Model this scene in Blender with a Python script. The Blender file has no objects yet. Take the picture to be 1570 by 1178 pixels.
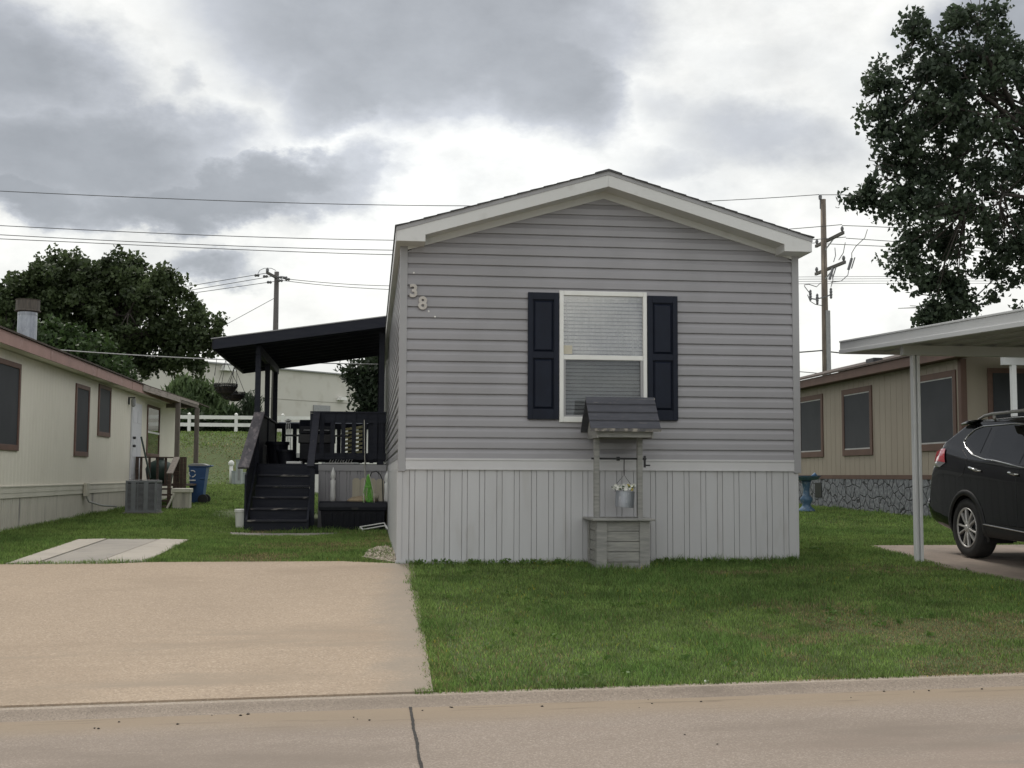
import bpy, math, random
import numpy as np
from mathutils import Vector
random.seed(7)
rng = np.random.default_rng(7)
S = bpy.context.scene
COL = S.collection

# ------------------------------------------------------------------ camera
F, YAW, PITCH, ROLL = 1841.13, 0.116448, 0.076437, 0.0044484     # focal length in photo pixels
CAM = np.array([-0.29736, -13.96805, 1.01953])
def cam_axes():
    cy, sy, cp, sp, cr, sr = math.cos(YAW), math.sin(YAW), math.cos(PITCH), math.sin(PITCH), math.cos(ROLL), math.sin(ROLL)
    fwd = np.array([sy*cp, cy*cp, sp]); right = np.array([cy, -sy, 0.]); up = np.cross(right, fwd)
    return cr*right+sr*up, -sr*right+cr*up, fwd
RT, UP, FW = cam_axes()
cd = bpy.data.cameras.new("camera"); co = bpy.data.objects.new("camera", cd); COL.objects.link(co)
cd.sensor_width = 36.0; cd.lens = F/1570*36.0; cd.clip_start = 0.1; cd.clip_end = 2000
from mathutils import Matrix
co.matrix_world = Matrix(((RT[0], UP[0], -FW[0], CAM[0]), (RT[1], UP[1], -FW[1], CAM[1]), (RT[2], UP[2], -FW[2], CAM[2]), (0, 0, 0, 1)))
S.camera = co
def ray(px, py): return FW + RT*((px-785)/F) - UP*((py-589)/F)
def atY(px, py, Y): d = ray(px, py); return CAM + d*((Y-CAM[1])/d[1])
def atX(px, py, X): d = ray(px, py); return CAM + d*((X-CAM[0])/d[0])
def atZ(px, py, Z): d = ray(px, py); return CAM + d*((Z-CAM[2])/d[2])
def atD(px, py, D): return CAM + ray(px, py)*D

# ------------------------------------------------------------------ world, sun, exposure
S.view_settings.view_transform = 'Standard'; S.view_settings.look = 'None'
S.view_settings.exposure = 0.40; S.view_settings.gamma = 1.0
SUN_EL, SUN_AZ = math.radians(52), math.radians(-14)          # azimuth measured from +Y towards +X
w = bpy.data.worlds.new("World"); S.world = w; w.use_nodes = True
nt = w.node_tree; nt.nodes.clear(); N = nt.nodes.new; Lk = nt.links.new
def vmath(op, a, b=None):
    n = N('ShaderNodeVectorMath'); n.operation = op
    for i, v in enumerate((a, b)):
        if v is None: continue
        if hasattr(v, 'node'): Lk(v, n.inputs[i])
        else: n.inputs[i].default_value = v
    return n
def fmath(op, a, b=None, clamp=False):
    n = N('ShaderNodeMath'); n.operation = op; n.use_clamp = clamp
    for i, v in enumerate((a, b)):
        if v is None: continue
        if hasattr(v, 'node'): Lk(v, n.inputs[i])
        else: n.inputs[i].default_value = v
    return n.outputs[0]
def wnoise(vec, scale, detail, rough, lac=2.0, dist=0.0):
    n = N('ShaderNodeTexNoise'); n.inputs['Scale'].default_value = scale; n.inputs['Detail'].default_value = detail
    n.inputs['Roughness'].default_value = rough; n.inputs['Distortion'].default_value = dist; Lk(vec, n.inputs['Vector']); return n
tc = N('ShaderNodeTexCoord'); D0 = tc.outputs['Generated']
mp = N('ShaderNodeMapping'); mp.inputs['Scale'].default_value = (1.0, 1.0, 1.7); Lk(D0, mp.inputs['Vector'])
n1 = wnoise(mp.outputs[0], 5.0, 7, 0.58); n2 = wnoise(mp.outputs[0], 15.0, 6, 0.62)
n3 = wnoise(mp.outputs[0], 2.2, 5, 0.55)
off = vmath('SUBTRACT', n1.outputs['Color'], (0.5, 0.5, 0.5)); off = vmath('SCALE', off.outputs[0]); off.inputs['Scale'].default_value = 0.12
off2 = vmath('SUBTRACT', n2.outputs['Color'], (0.5, 0.5, 0.5)); off2 = vmath('SCALE', off2.outputs[0]); off2.inputs['Scale'].default_value = 0.045
DD = vmath('ADD', vmath('ADD', D0, off.outputs[0]).outputs[0], off2.outputs[0]).outputs[0]
def blob(px, py, rx, ry, rot=0, soft=0.55):
    c = ray(px, py); c = c/np.linalg.norm(c)
    s = vmath('SUBTRACT', DD, tuple(c))
    r = N('ShaderNodeVectorRotate'); r.rotation_type = 'Y_AXIS'; r.inputs['Angle'].default_value = math.radians(rot); Lk(s.outputs[0], r.inputs['Vector'])
    m = vmath('MULTIPLY', r.outputs[0], (F/rx, F/max(rx, ry), F/ry))
    l = vmath('LENGTH', m.outputs[0]).outputs['Value']
    k = N('ShaderNodeMapRange'); k.interpolation_type = 'SMOOTHSTEP'
    k.inputs['From Min'].default_value = 1.0+soft; k.inputs['From Max'].default_value = 1.0-soft; Lk(l, k.inputs['Value'])
    return k.outputs[0]
dark = None
for b in [(655, 20, 330, 170, 4, .5), (840, 120, 140, 90, -40, .6), (570, 110, 170, 75, 30, .6), (110, 235, 250, 80, 2, .7), (20, 90, 150, 90, -12, .85), (330, 300, 270, 42, 9, .5), (20, 300, 140, 40, 0, .5),
          (270, 128, 40, 26, 40, .9, .5), (555, 262, 70, 40, 20, .8, .75), (470, 300, 130, 40, 5, .7, .8), (1170, 215, 150, 60, -14, .9, .6), (1030, 170, 90, 45, -5, .9, .45), (1060, 255, 120, 35, 4, .95, .5), (1400, 150, 140, 60, -20, .95, .35), (1180, 60, 160, 40, -10, .95, .3), (1560, 15, 120, 60, 0, .8), (330, 400, 60, 22, 0, .8),
          (300, -300, 500, 120, 6, .5), (1300, -330, 500, 140, -10, .5), (2100, 150, 380, 130, 0, .5), (-500, 60, 360, 160, 0, .5)]:
    m = blob(*b[:6]); m = fmath('MULTIPLY', m, b[6]) if len(b) > 6 else m
    dark = m if dark is None else fmath('MAXIMUM', dark, m)
# other quarters of the sky: broad broken cloud
sep = N('ShaderNodeSeparateXYZ'); Lk(D0, sep.inputs[0])
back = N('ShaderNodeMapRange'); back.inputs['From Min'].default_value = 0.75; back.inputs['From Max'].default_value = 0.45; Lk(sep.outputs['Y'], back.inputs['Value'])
brk = N('ShaderNodeMapRange'); brk.interpolation_type = 'SMOOTHSTEP'; brk.inputs['From Min'].default_value = 0.47; brk.inputs['From Max'].default_value = 0.60; Lk(n3.outputs['Fac'], brk.inputs['Value'])
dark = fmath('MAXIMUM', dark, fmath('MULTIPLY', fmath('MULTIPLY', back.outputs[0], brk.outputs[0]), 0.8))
# thin streaks
thin = N('ShaderNodeMapRange'); thin.inputs['From Min'].default_value = 0.48; thin.inputs['From Max'].default_value = 0.72; Lk(n1.outputs['Fac'], thin.inputs['Value'])
dark = fmath('MAXIMUM', dark, fmath('MULTIPLY', thin.outputs[0], 0.42))
cr = N('ShaderNodeValToRGB'); Lk(dark, cr.inputs['Fac'])
e = cr.color_ramp.elements; e[0].position = 0.0; e[0].color = (.775, .77, .735, 1); e[1].position = 1.0; e[1].color = (.285, .298, .315, 1)
x = e.new(0.3); x.color = (.64, .645, .63, 1); x = e.new(0.62); x.color = (.41, .425, .45, 1)
# glow of the hidden sun behind the thin cloud and small mottling in the grey
gl = blob(690, 190, 330, 190, -25, .9)
mot = N('ShaderNodeMapRange'); mot.inputs['From Min'].default_value = 0.3; mot.inputs['From Max'].default_value = 0.7; mot.inputs['To Min'].default_value = 0.90; mot.inputs['To Max'].default_value = 1.10; Lk(n2.outputs['Fac'], mot.inputs['Value'])
gain = fmath('MULTIPLY', fmath('MULTIPLY', mot.outputs[0], fmath('ADD', fmath('MULTIPLY', gl, 0.22), 1.0)), fmath('ADD', fmath('MULTIPLY', back.outputs[0], 0.30), 1.0))  # unseen sky to the sides and behind the camera is brightened to light the facade
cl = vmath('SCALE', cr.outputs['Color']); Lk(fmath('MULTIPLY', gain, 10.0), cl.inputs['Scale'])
sky = N('ShaderNodeTexSky'); sky.sky_type = 'NISHITA'; sky.sun_disc = False; sky.sun_elevation = SUN_EL; sky.sun_rotation = -SUN_AZ
mx = N('ShaderNodeMix'); mx.data_type = 'RGBA'; mx.inputs['Factor'].default_value = 0.93
Lk(sky.outputs[0], mx.inputs['A']); Lk(cl.outputs[0], mx.inputs['B'])
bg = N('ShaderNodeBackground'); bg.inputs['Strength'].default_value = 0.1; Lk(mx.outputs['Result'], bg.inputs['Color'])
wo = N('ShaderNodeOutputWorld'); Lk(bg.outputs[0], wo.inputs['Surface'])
sl = bpy.data.lights.new("sun", 'SUN'); sl.energy = 1.5; sl.angle = math.radians(18); sl.color = (1.0, .95, .88)
so = bpy.data.objects.new("sun", sl); COL.objects.link(so)
sd = Vector((math.sin(SUN_AZ)*math.cos(SUN_EL), math.cos(SUN_AZ)*math.cos(SUN_EL), math.sin(SUN_EL)))
so.rotation_euler = sd.to_track_quat('Z', 'Y').to_euler(); so.location = (0, 20, 40)

# ------------------------------------------------------------------ materials
def mat(name, c1, c2=None, rough=.6, scale=6, detail=5, lo=.35, hi=.65, stretch=(1, 1, 1), bump=0, bscale=80, bstretch=(1, 1, 1), metal=0, spec=.5,
        c3=None, scale3=60, lo3=.55, hi3=.7, coat=0, attr=None, trans=0, vor=0, dist=0.01, c4=None, scale4=1.0, lo4=.5, hi4=.7):
    m = bpy.data.materials.new(name); m.use_nodes = True; t = m.node_tree; b = t.nodes['Principled BSDF']
    n = t.nodes.new; L = t.links.new
    tcx = n('ShaderNodeTexCoord')
    def noise(sc, st, lo, hi, det=detail):
        mpn = n('ShaderNodeMapping'); mpn.inputs['Scale'].default_value = st; L(tcx.outputs['Object'], mpn.inputs['Vector'])
        q = n('ShaderNodeTexNoise'); q.inputs['Scale'].default_value = sc; q.inputs['Detail'].default_value = det; q.inputs['Roughness'].default_value = .6; L(mpn.outputs[0], q.inputs['Vector'])
        r = n('ShaderNodeMapRange'); r.inputs['From Min'].default_value = lo; r.inputs['From Max'].default_value = hi; L(q.outputs['Fac'], r.inputs['Value'])
        return r.outputs[0], mpn.outputs[0]
    def mixc(f, a, bb):
        k = n('ShaderNodeMix'); k.data_type = 'RGBA'; L(f, k.inputs['Factor'])
        for s, v in (('A', a), ('B', bb)):
            if hasattr(v, 'node'): L(v, k.inputs[s])
            else: k.inputs[s].default_value = (*v, 1)
        return k.outputs['Result']
    col = None
    if attr:
        a = n('ShaderNodeAttribute'); a.attribute_name = attr; col = a.outputs['Color']
    else:
        if c2 is None: c2 = tuple(v*.82 for v in c1)
        f, _ = noise(scale, stretch, lo, hi); col = mixc(f, c1, c2)
    if c4 is not None:
        f, _ = noise(scale4, (1, 1, 1), lo4, hi4, 4); col = mixc(f, col, c4)
    if c3 is not None:
        f, _ = noise(scale3, stretch if vor == 0 else (1, 1, 1), lo3, hi3, 2); col = mixc(f, col, c3)
    L(col, b.inputs['Base Color'])
    b.inputs['Roughness'].default_value = rough; b.inputs['Metallic'].default_value = metal
    b.inputs['Specular IOR Level'].default_value = spec; b.inputs['Coat Weight'].default_value = coat; b.inputs['Coat Roughness'].default_value = .03
    if bump:
        f, v = noise(bscale, bstretch, .3, .7, 3)
        bp = n('ShaderNodeBump'); bp.inputs['Strength'].default_value = bump; bp.inputs['Distance'].default_value = dist; L(f, bp.inputs['Height']); L(bp.outputs[0], b.inputs['Normal'])
    if trans:
        tr = n('ShaderNodeBsdfTranslucent'); L(col, tr.inputs['Color']); ms = n('ShaderNodeMixShader'); ms.inputs[0].default_value = trans
        L(b.outputs[0], ms.inputs[1]); L(tr.outputs[0], ms.inputs[2]); L(ms.outputs[0], t.nodes['Material Output'].inputs['Surface'])
    return m
def glass(name, tint=(1, 1, 1), ref=.12, trans=.85):
    m = bpy.data.materials.new(name); m.use_nodes = True; t = m.node_tree; t.nodes.clear(); n = t.nodes.new; L = t.links.new
    g = n('ShaderNodeBsdfGlossy'); g.inputs['Roughness'].default_value = .02; g.inputs['Color'].default_value = (1, 1, 1, 1)
    p = n('ShaderNodeBsdfTransparent'); p.inputs['Color'].default_value = (*[trans*v for v in tint], 1)
    fr = n('ShaderNodeFresnel'); fr.inputs['IOR'].default_value = 1.5
    ad = n('ShaderNodeMath'); ad.operation = 'ADD'; ad.use_clamp = True; ad.inputs[1].default_value = ref; L(fr.outputs[0], ad.inputs[0])
    ms = n('ShaderNodeMixShader'); L(ad.outputs[0], ms.inputs[0]); L(p.outputs[0], ms.inputs[1]); L(g.outputs[0], ms.inputs[2])
    o = n('ShaderNodeOutputMaterial'); L(ms.outputs[0], o.inputs['Surface']); return m

M = {}
M['vinyl'] = mat('grey_vinyl', (.300, .293, .311), (.280, .273, .289), rough=.34, scale=1.2, bump=.08, bscale=40, bstretch=(.2, .2, 3), dist=.002, c4=(.245, .242, .25), scale4=.6, lo4=.5, hi4=.8)
M['vinyl_trim'] = mat('grey_trim', (.33, .328, .338), (.305, .302, .312), rough=.45, scale=2)
M['skirt'] = mat('skirting_vinyl', (.50, .50, .51), (.462, .46, .468), rough=.5, scale=1.5, stretch=(2, 2, .5), c3=(.42, .41, .40), scale3=3, lo3=.58, hi3=.85)
M['fascia'] = mat('fascia_metal', (.62, .62, .615), (.58, .58, .57), rough=.5, scale=1.4, c3=(.52, .515, .50), scale3=5, lo3=.6, hi3=.8)
M['white'] = mat('white_paint', (.78, .78, .76), (.72, .72, .69), rough=.45, scale=4)
M['white_vinyl'] = mat('white_vinyl_band', (.56, .555, .565), (.52, .515, .525), rough=.42, scale=2)
M['shutter'] = mat('navy_shutter', (.008, .012, .025), (.006, .009, .019), spec=.25, rough=.55, scale=5, bump=.15, bscale=60, bstretch=(4, 4, .5), dist=.002)
M['shingle'] = mat('dark_shingle', (.10, .10, .105), (.06, .06, .065), rough=.9, scale=20, bump=.6, bscale=90)
M['brown_shingle'] = mat('brown_shingle', (.10, .075, .06), (.06, .045, .04), rough=.9, scale=14, bump=.6, bscale=90)
M['blind'] = mat('blind_slat', (.84, .84, .82), (.76, .76, .74), rough=.5, scale=3)
M['curtain'] = mat('sheer_curtain', (.62, .64, .62), (.52, .54, .53), rough=.8, scale=2, stretch=(9, 1, .6), trans=.3)
M['number'] = mat('pewter_number', (.50, .47, .44), (.40, .37, .34), rough=.45, scale=20, metal=.35)
M['dot'] = mat('white_plastic', (.8, .79, .76), rough=.5)
M['deckwood'] = mat('painted_deck_wood', (.014, .016, .026), (.021, .023, .032), spec=.25, rough=.65, scale=3, stretch=(1, 1, 6), bump=.3, bscale=30, bstretch=(1, 1, 8), dist=.003)
M['worn'] = mat('worn_deck_wood', (.022, .023, .033), (.030, .031, .040), spec=.3, rough=.75, scale=8, stretch=(1, 1, 3), c3=(.12, .11, .11), scale3=5, lo3=.64, hi3=.76, bump=.4, bscale=40, dist=.004)
M['worn_cap'] = mat('weathered_cap', (.10, .092, .10), (.06, .056, .064), rough=.8, scale=9, stretch=(1, .5, .5), c3=(.20, .175, .18), scale3=10, lo3=.52, hi3=.68, bump=.5, bscale=30, dist=.004)
M['tread'] = mat('stair_tread', (.030, .031, .040), (.022, .023, .032), spec=.3, rough=.6, scale=6, stretch=(.5, 2, 2), c3=(.26, .24, .22), scale3=7, lo3=.60, hi3=.70)
M['wellwood'] = mat('weathered_grey_wood', (.30, .295, .275), (.215, .215, .205), rough=.85, scale=4, stretch=(1.2, 1.2, 8), c3=(.15, .14, .12), scale3=5, lo3=.64, hi3=.8, bump=.4, bscale=22, bstretch=(1, 1, 9), dist=.004)
M['wellplank'] = mat('weathered_grey_plank', (.31, .305, .28), (.215, .215, .205), rough=.85, scale=4, stretch=(1.2, 6, 12), c3=(.19, .17, .14), scale3=4, lo3=.60, hi3=.8, bump=.4, bscale=22, bstretch=(1, 6, 14), dist=.004)
M['wellroof'] = mat('painted_well_roof', (.072, .074, .088), (.052, .054, .066), rough=.75, scale=5, stretch=(1, 5, 5), c3=(.19, .18, .17), scale3=6, lo3=.66, hi3=.78, bump=.4, bscale=25, bstretch=(.6, 6, 6), dist=.004)
M['welledge'] = mat('peeling_edge', (.16, .15, .14), (.09, .09, .095), rough=.85, scale=9, c3=(.34, .31, .27), scale3=12, lo3=.5, hi3=.62)
M['black'] = mat('black_metal', (.012, .012, .014), (.02, .02, .022), rough=.5, scale=10)
M['blackplastic'] = mat('black_plastic', (.007, .008, .013), (.010, .011, .017), spec=.25, rough=.5, scale=6)
M['galv'] = mat('galvanised_metal', (.36, .38, .42), (.27, .29, .32), rough=.42, scale=7, metal=.6, stretch=(2, 2, .6), c3=(.45, .46, .49), scale3=22, lo3=.58, hi3=.7)
M['rust'] = mat('rusty_cap', (.125, .108, .088), (.06, .053, .048), rough=.7, scale=6, stretch=(5, 5, .5), metal=.3)
M['petal_w'] = mat('white_petal', (.75, .75, .70), rough=.7); M['petal_y'] = mat('yellow_petal', (.62, .50, .10), rough=.7)
M['leafg'] = mat('green_leaf', (.06, .11, .03), (.03, .06, .02), rough=.6, scale=30)
M['cream'] = mat('cream_siding', (.78, .74, .645), (.74, .70, .605), rough=.7, scale=.8, stretch=(1, 1, .4), c3=(.69, .65, .56), scale3=2, lo3=.6, hi3=.85)
M['creamtrim'] = mat('cream_trim', (.68, .65, .57), (.61, .58, .50), rough=.6, scale=2)
M['creamskirt'] = mat('cream_skirting', (.60, .57, .50), (.52, .49, .43), rough=.7, scale=3, stretch=(2, 2, .3), c3=(.20, .19, .18), scale3=1.6, lo3=.62, hi3=.74)
M['rose'] = mat('faded_rose_fascia', (.40, .245, .215), (.33, .205, .18), rough=.7, scale=2, c3=(.46, .31, .28), scale3=4, lo3=.58, hi3=.75)
M['browntrim'] = mat('brown_trim', (.155, .085, .065), (.12, .07, .055), rough=.65, scale=4, stretch=(1, 1, 3))
M['screen'] = mat('solar_screen', (.030, .033, .040), (.040, .043, .050), rough=.75, scale=1.6, bump=.2, bscale=500, dist=.001)
M['door'] = mat('white_door', (.66, .66, .70), (.60, .60, .64), rough=.45, scale=2)
M['porchwood'] = mat('brown_porch_wood', (.085, .055, .042), (.055, .037, .03), rough=.8, scale=4, stretch=(1, 1, 6), c3=(.15, .105, .08), scale3=6, lo3=.6, hi3=.75)
M['greywood'] = mat('grey_post_wood', (.19, .165, .14), (.13, .11, .095), rough=.85, scale=5, stretch=(4, 4, .6))
M['greyboard'] = mat('pale_grey_board', (.36, .31, .28), (.27, .235, .21), rough=.85, scale=5, stretch=(4, .6, 4), c3=(.16, .13, .11), scale3=5, lo3=.6, hi3=.75)
M['acgrey'] = mat('unit_grey', (.21, .22, .235), (.18, .19, .20), rough=.5, scale=5)
M['acdark'] = mat('unit_inside', (.03, .033, .037), rough=.7)
M['binblue'] = mat('blue_bin_plastic', (.032, .090, .225), (.026, .072, .19), rough=.45, scale=4)
M['beige'] = mat('beige_plastic', (.60, .57, .48), (.52, .49, .41), rough=.6, scale=4)
M['tan'] = mat('taupe_siding', (.32, .28, .225), (.295, .255, .205), rough=.7, scale=1.5, stretch=(1, 1, .4))
M['redbrown'] = mat('red_brown_trim', (.125, .072, .055), (.10, .058, .045), rough=.65, scale=3)
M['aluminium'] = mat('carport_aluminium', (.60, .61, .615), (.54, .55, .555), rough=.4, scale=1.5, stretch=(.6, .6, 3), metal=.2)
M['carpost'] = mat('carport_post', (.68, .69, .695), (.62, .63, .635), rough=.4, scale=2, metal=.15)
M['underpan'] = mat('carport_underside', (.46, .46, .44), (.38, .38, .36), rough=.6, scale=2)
M['birdblue'] = mat('blue_glaze', (.10, .19, .31), (.07, .14, .24), rough=.45, scale=9, c3=(.20, .26, .33), scale3=14)
M['tilt'] = mat('tilt_up_concrete', (.55, .535, .49), (.52, .505, .46), rough=.8, scale=.25, c3=(.46, .44, .39), scale3=1, lo3=.55, hi3=.8)
M['fencewhite'] = mat('fence_white', (.80, .80, .77), (.72, .72, .69), rough=.5, scale=3)
M['pole'] = mat('weathered_pole', (.155, .128, .102), (.10, .083, .07), rough=.9, scale=3, stretch=(7, 7, .5), c3=(.27, .22, .17), scale3=2, lo3=.55, hi3=.7)
M['polegrey'] = mat('grey_pole_wood', (.125, .115, .108), (.085, .08, .078), rough=.9, scale=3, stretch=(7, 7, .5))
M['wire'] = mat('wire_grey', (.09, .09, .095), rough=.5)
M['cable'] = mat('pale_cable', (.45, .45, .44), rough=.5)
M['insul'] = mat('insulator_grey', (.14, .14, .15), rough=.4)
M['steel'] = mat('grey_steel', (.30, .305, .31), (.24, .245, .25), rough=.5, scale=8)
M['meter'] = mat('pedestal_grey', (.42, .45, .46), (.35, .38, .39), rough=.6, scale=6)
M['rope'] = mat('pale_rope', (.55, .53, .45), rough=.8); M['lime'] = mat('lime_cord', (.17, .47, .07), (.12, .36, .05), rough=.5, scale=40)
M['picket'] = mat('beige_picket', (.50, .46, .36), (.42, .385, .30), rough=.8, scale=4, stretch=(3, 3, .6))
M['burlap'] = mat('tan_cloth', (.34, .27, .18), (.26, .20, .13), rough=.9, scale=20)
M['concrete'] = mat('pale_concrete', (.40, .365, .315), (.33, .30, .26), rough=.9, scale=1.2, c3=(.30, .28, .255), scale3=5, lo3=.60, hi3=.78, bump=.3, bscale=120)
M['concrete_d'] = mat('dull_concrete', (.31, .285, .25), (.25, .23, .205), rough=.9, scale=1.0, c3=(.24, .225, .205), scale3=5, lo3=.60, hi3=.78, bump=.3, bscale=120)
M['slab'] = mat('stained_slab', (.30, .24, .195), (.20, .165, .135), rough=.85, scale=.9, c3=(.14, .12, .10), scale3=2.5, lo3=.58, hi3=.8, bump=.3, bscale=100)
M['bark'] = mat('tree_bark', (.060, .050, .042), (.035, .030, .027), rough=.95, scale=3, stretch=(5, 5, 1), bump=.5, bscale=12, bstretch=(3, 3, .7), dist=.02)
M['leaf'] = mat('tree_leaves', (1, 1, 1), attr='Col', rough=.55, trans=.38, spec=.35)
M['blade'] = mat('grass_blades', (1, 1, 1), attr='Col', rough=.6, trans=.33, spec=.25)
M['carpaint'] = mat('black_car_paint', (.003, .0035, .005), (.004, .0045, .006), rough=.25, coat=.75, spec=.05)
M['cladding'] = mat('black_cladding', (.016, .017, .019), rough=.6)
M['chrome'] = mat('chrome_trim', (.75, .75, .74), rough=.12, metal=1.0)
M['alloy'] = mat('alloy_rim', (.55, .54, .52), (.48, .47, .455), rough=.35, metal=.4, scale=10)
M['tyre'] = mat('tyre_rubber', (.016, .016, .017), (.022, .022, .022), rough=.8, scale=30)
M['carglass'] = mat('privacy_glass', (.004, .005, .006), rough=.02, spec=.45)
M['redlens'] = mat('red_lens', (.62, .05, .065), (.50, .03, .045), rough=.15, coat=1.0, scale=14, stretch=(1, 1, 6))
M['clearlens'] = mat('clear_lens', (.35, .34, .35), (.2, .2, .21), rough=.12, coat=1.0, scale=20)
M['greenplastic'] = mat('dark_green_plastic', (.012, .035, .025), rough=.45)
M['glass_up'] = glass('upper_pane', (1, 1, 1), .06, .97); M['glass_lo'] = glass('lower_pane', (.97, .99, 1), .04, .95)
M['glass_n'] = glass('house_pane', (.8, .9, .88), .10, .7)
def screen_mat():
    m = bpy.data.materials.new('insect_screen'); m.use_nodes = True; t = m.node_tree; t.nodes.clear(); n = t.nodes.new
    p = n('ShaderNodeBsdfTransparent'); d = n('ShaderNodeBsdfDiffuse'); d.inputs['Color'].default_value = (.09, .09, .095, 1)
    s = n('ShaderNodeMixShader'); s.inputs[0].default_value = .36; t.links.new(p.outputs[0], s.inputs[1]); t.links.new(d.outputs[0], s.inputs[2])
    o = n('ShaderNodeOutputMaterial'); t.links.new(s.outputs[0], o.inputs['Surface']); return m
M['netting'] = screen_mat()

# ground materials with more than one scale
def ground_mat(name, base, dark_, light, speck, vscale, stain, stainscale, rough=.9, bump=.5, silt=None, edge=None):
    m = bpy.data.materials.new(name); m.use_nodes = True; t = m.node_tree; b = t.nodes['Principled BSDF']; n = t.nodes.new; L = t.links.new
    tcx = n('ShaderNodeTexCoord'); v = tcx.outputs['Object']
    def mixc(f, a, bb):
        k = n('ShaderNodeMix'); k.data_type = 'RGBA'
        L(f, k.inputs['Factor']) if hasattr(f, 'node') else setattr(k.inputs['Factor'], 'default_value', f)
        for s, q in (('A', a), ('B', bb)):
            if hasattr(q, 'node'): L(q, k.inputs[s])
            else: k.inputs[s].default_value = (*q, 1)
        return k.outputs['Result']
    def no(sc, lo, hi, det=5, mapv=None):
        q = n('ShaderNodeTexNoise'); q.inputs['Scale'].default_value = sc; q.inputs['Detail'].default_value = det; q.inputs['Roughness'].default_value = .62
        if mapv:
            mpn = n('ShaderNodeMapping'); mpn.inputs['Scale'].default_value = mapv; L(v, mpn.inputs['Vector']); L(mpn.outputs[0], q.inputs['Vector'])
        else: L(v, q.inputs['Vector'])
        r = n('ShaderNodeMapRange'); r.inputs['From Min'].default_value = lo; r.inputs['From Max'].default_value = hi; L(q.outputs['Fac'], r.inputs['Value']); return r.outputs[0]
    vo = n('ShaderNodeTexVoronoi'); vo.inputs['Scale'].default_value = vscale; L(v, vo.inputs['Vector'])
    sp = n('ShaderNodeSeparateColor'); L(vo.outputs['Color'], sp.inputs[0])
    c = mixc(no(.35, .35, .65), base, tuple(q*.86 for q in base))
    c = mixc(no(1.7, .45, .75), c, tuple(q*.9 for q in base))
    r1 = n('ShaderNodeMapRange'); r1.inputs['From Min'].default_value = .55; r1.inputs['From Max'].default_value = 1.0; r1.inputs['To Max'].default_value = speck; L(sp.outputs[0], r1.inputs['Value'])
    c = mixc(r1.outputs[0], c, light)
    r2 = n('ShaderNodeMapRange'); r2.inputs['From Min'].default_value = .6; r2.inputs['From Max'].default_value = 1.0; r2.inputs['To Max'].default_value = speck; L(sp.outputs[1], r2.inputs['Value'])
    c = mixc(r2.outputs[0], c, dark_)
    c = mixc(no(stainscale, .56, .78, 6, (.6, 1.8, 1)), c, stain)
    c = mixc(no(.55, .52, .70, 4, (.5, 1.4, 1)), c, tuple(q*.76 for q in base)); c = mixc(no(.9, .60, .70, 5, (.35, 1.6, 1)), c, tuple(q*(.80+.03*i) for i, q in enumerate(base)))
    if edge:
        ex = n('ShaderNodeSeparateXYZ'); L(v, ex.inputs[0]); e1 = no(2.2, .25, .75, 6); ea = n('ShaderNodeMath'); ea.operation = 'MULTIPLY_ADD'; L(e1, ea.inputs[0]); ea.inputs[1].default_value = .45; L(ex.outputs['X'], ea.inputs[2])
        em = n('ShaderNodeMapRange'); em.interpolation_type = 'SMOOTHSTEP'; em.inputs['From Min'].default_value = -.15; em.inputs['From Max'].default_value = .42; em.inputs['To Max'].default_value = .85; L(ea.outputs[0], em.inputs['Value']); c = mixc(em.outputs[0], c, edge)
    if silt:
        sx = n('ShaderNodeSeparateXYZ'); L(v, sx.inputs[0]); w1 = no(.9, .25, .75, 4, (.5, 1.5, 1))
        ad = n('ShaderNodeMath'); ad.operation = 'MULTIPLY_ADD'; L(w1, ad.inputs[0]); ad.inputs[1].default_value = .32; L(sx.outputs['Y'], ad.inputs[2])
        mr = n('ShaderNodeMapRange'); mr.interpolation_type = 'SMOOTHSTEP'; mr.inputs['From Min'].default_value = -6.95; mr.inputs['From Max'].default_value = -6.35; mr.inputs['To Max'].default_value = .85; L(ad.outputs[0], mr.inputs['Value'])
        c = mixc(mr.outputs[0], c, silt)
        w2 = no(5, .56, .72, 5, (.25, 2.5, 1)); m2 = n('ShaderNodeMath'); m2.operation = 'MULTIPLY'; L(w2, m2.inputs[0]); L(mr.outputs[0], m2.inputs[1]); c = mixc(m2.outputs[0], c, tuple(q*.55 for q in silt))
    L(c, b.inputs['Base Color']); b.inputs['Roughness'].default_value = rough; b.inputs['Specular IOR Level'].default_value = .25
    bp = n('ShaderNodeBump'); bp.inputs['Strength'].default_value = bump; bp.inputs['Distance'].default_value = .006; L(sp.outputs[2], bp.inputs['Height']); L(bp.outputs[0], b.inputs['Normal'])
    return m
M['aggregate'] = ground_mat('exposed_aggregate', (.355, .278, .205), (.205, .16, .122), (.51, .42, .33), .55, 85, (.27, .215, .16), .8, bump=.3, edge=(.25, .215, .175))
M['road'] = ground_mat('street_concrete', (.262, .216, .178), (.19, .16, .135), (.46, .40, .35), .5, 130, (.25, .20, .165), .8, silt=(.268, .212, .152))
M['gutter'] = ground_mat('gutter_silt', (.36, .275, .195), (.20, .16, .12), (.46, .40, .34), .5, 130, (.24, .19, .145), 2.2)
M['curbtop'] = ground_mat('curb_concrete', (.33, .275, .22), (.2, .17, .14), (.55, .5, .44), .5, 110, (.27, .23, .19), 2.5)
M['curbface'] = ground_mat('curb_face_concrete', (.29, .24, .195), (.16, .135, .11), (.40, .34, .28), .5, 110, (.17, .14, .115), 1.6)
M['soil'] = ground_mat('lawn_soil', (.075, .105, .034), (.05, .055, .025), (.105, .145, .045), .8, 60, (.13, .12, .055), .5)
M['gravelbed'] = ground_mat('gravel_bed', (.26, .225, .17), (.16, .13, .1), (.62, .57, .5), .8, 40, (.25, .2, .15), 2)

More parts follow.
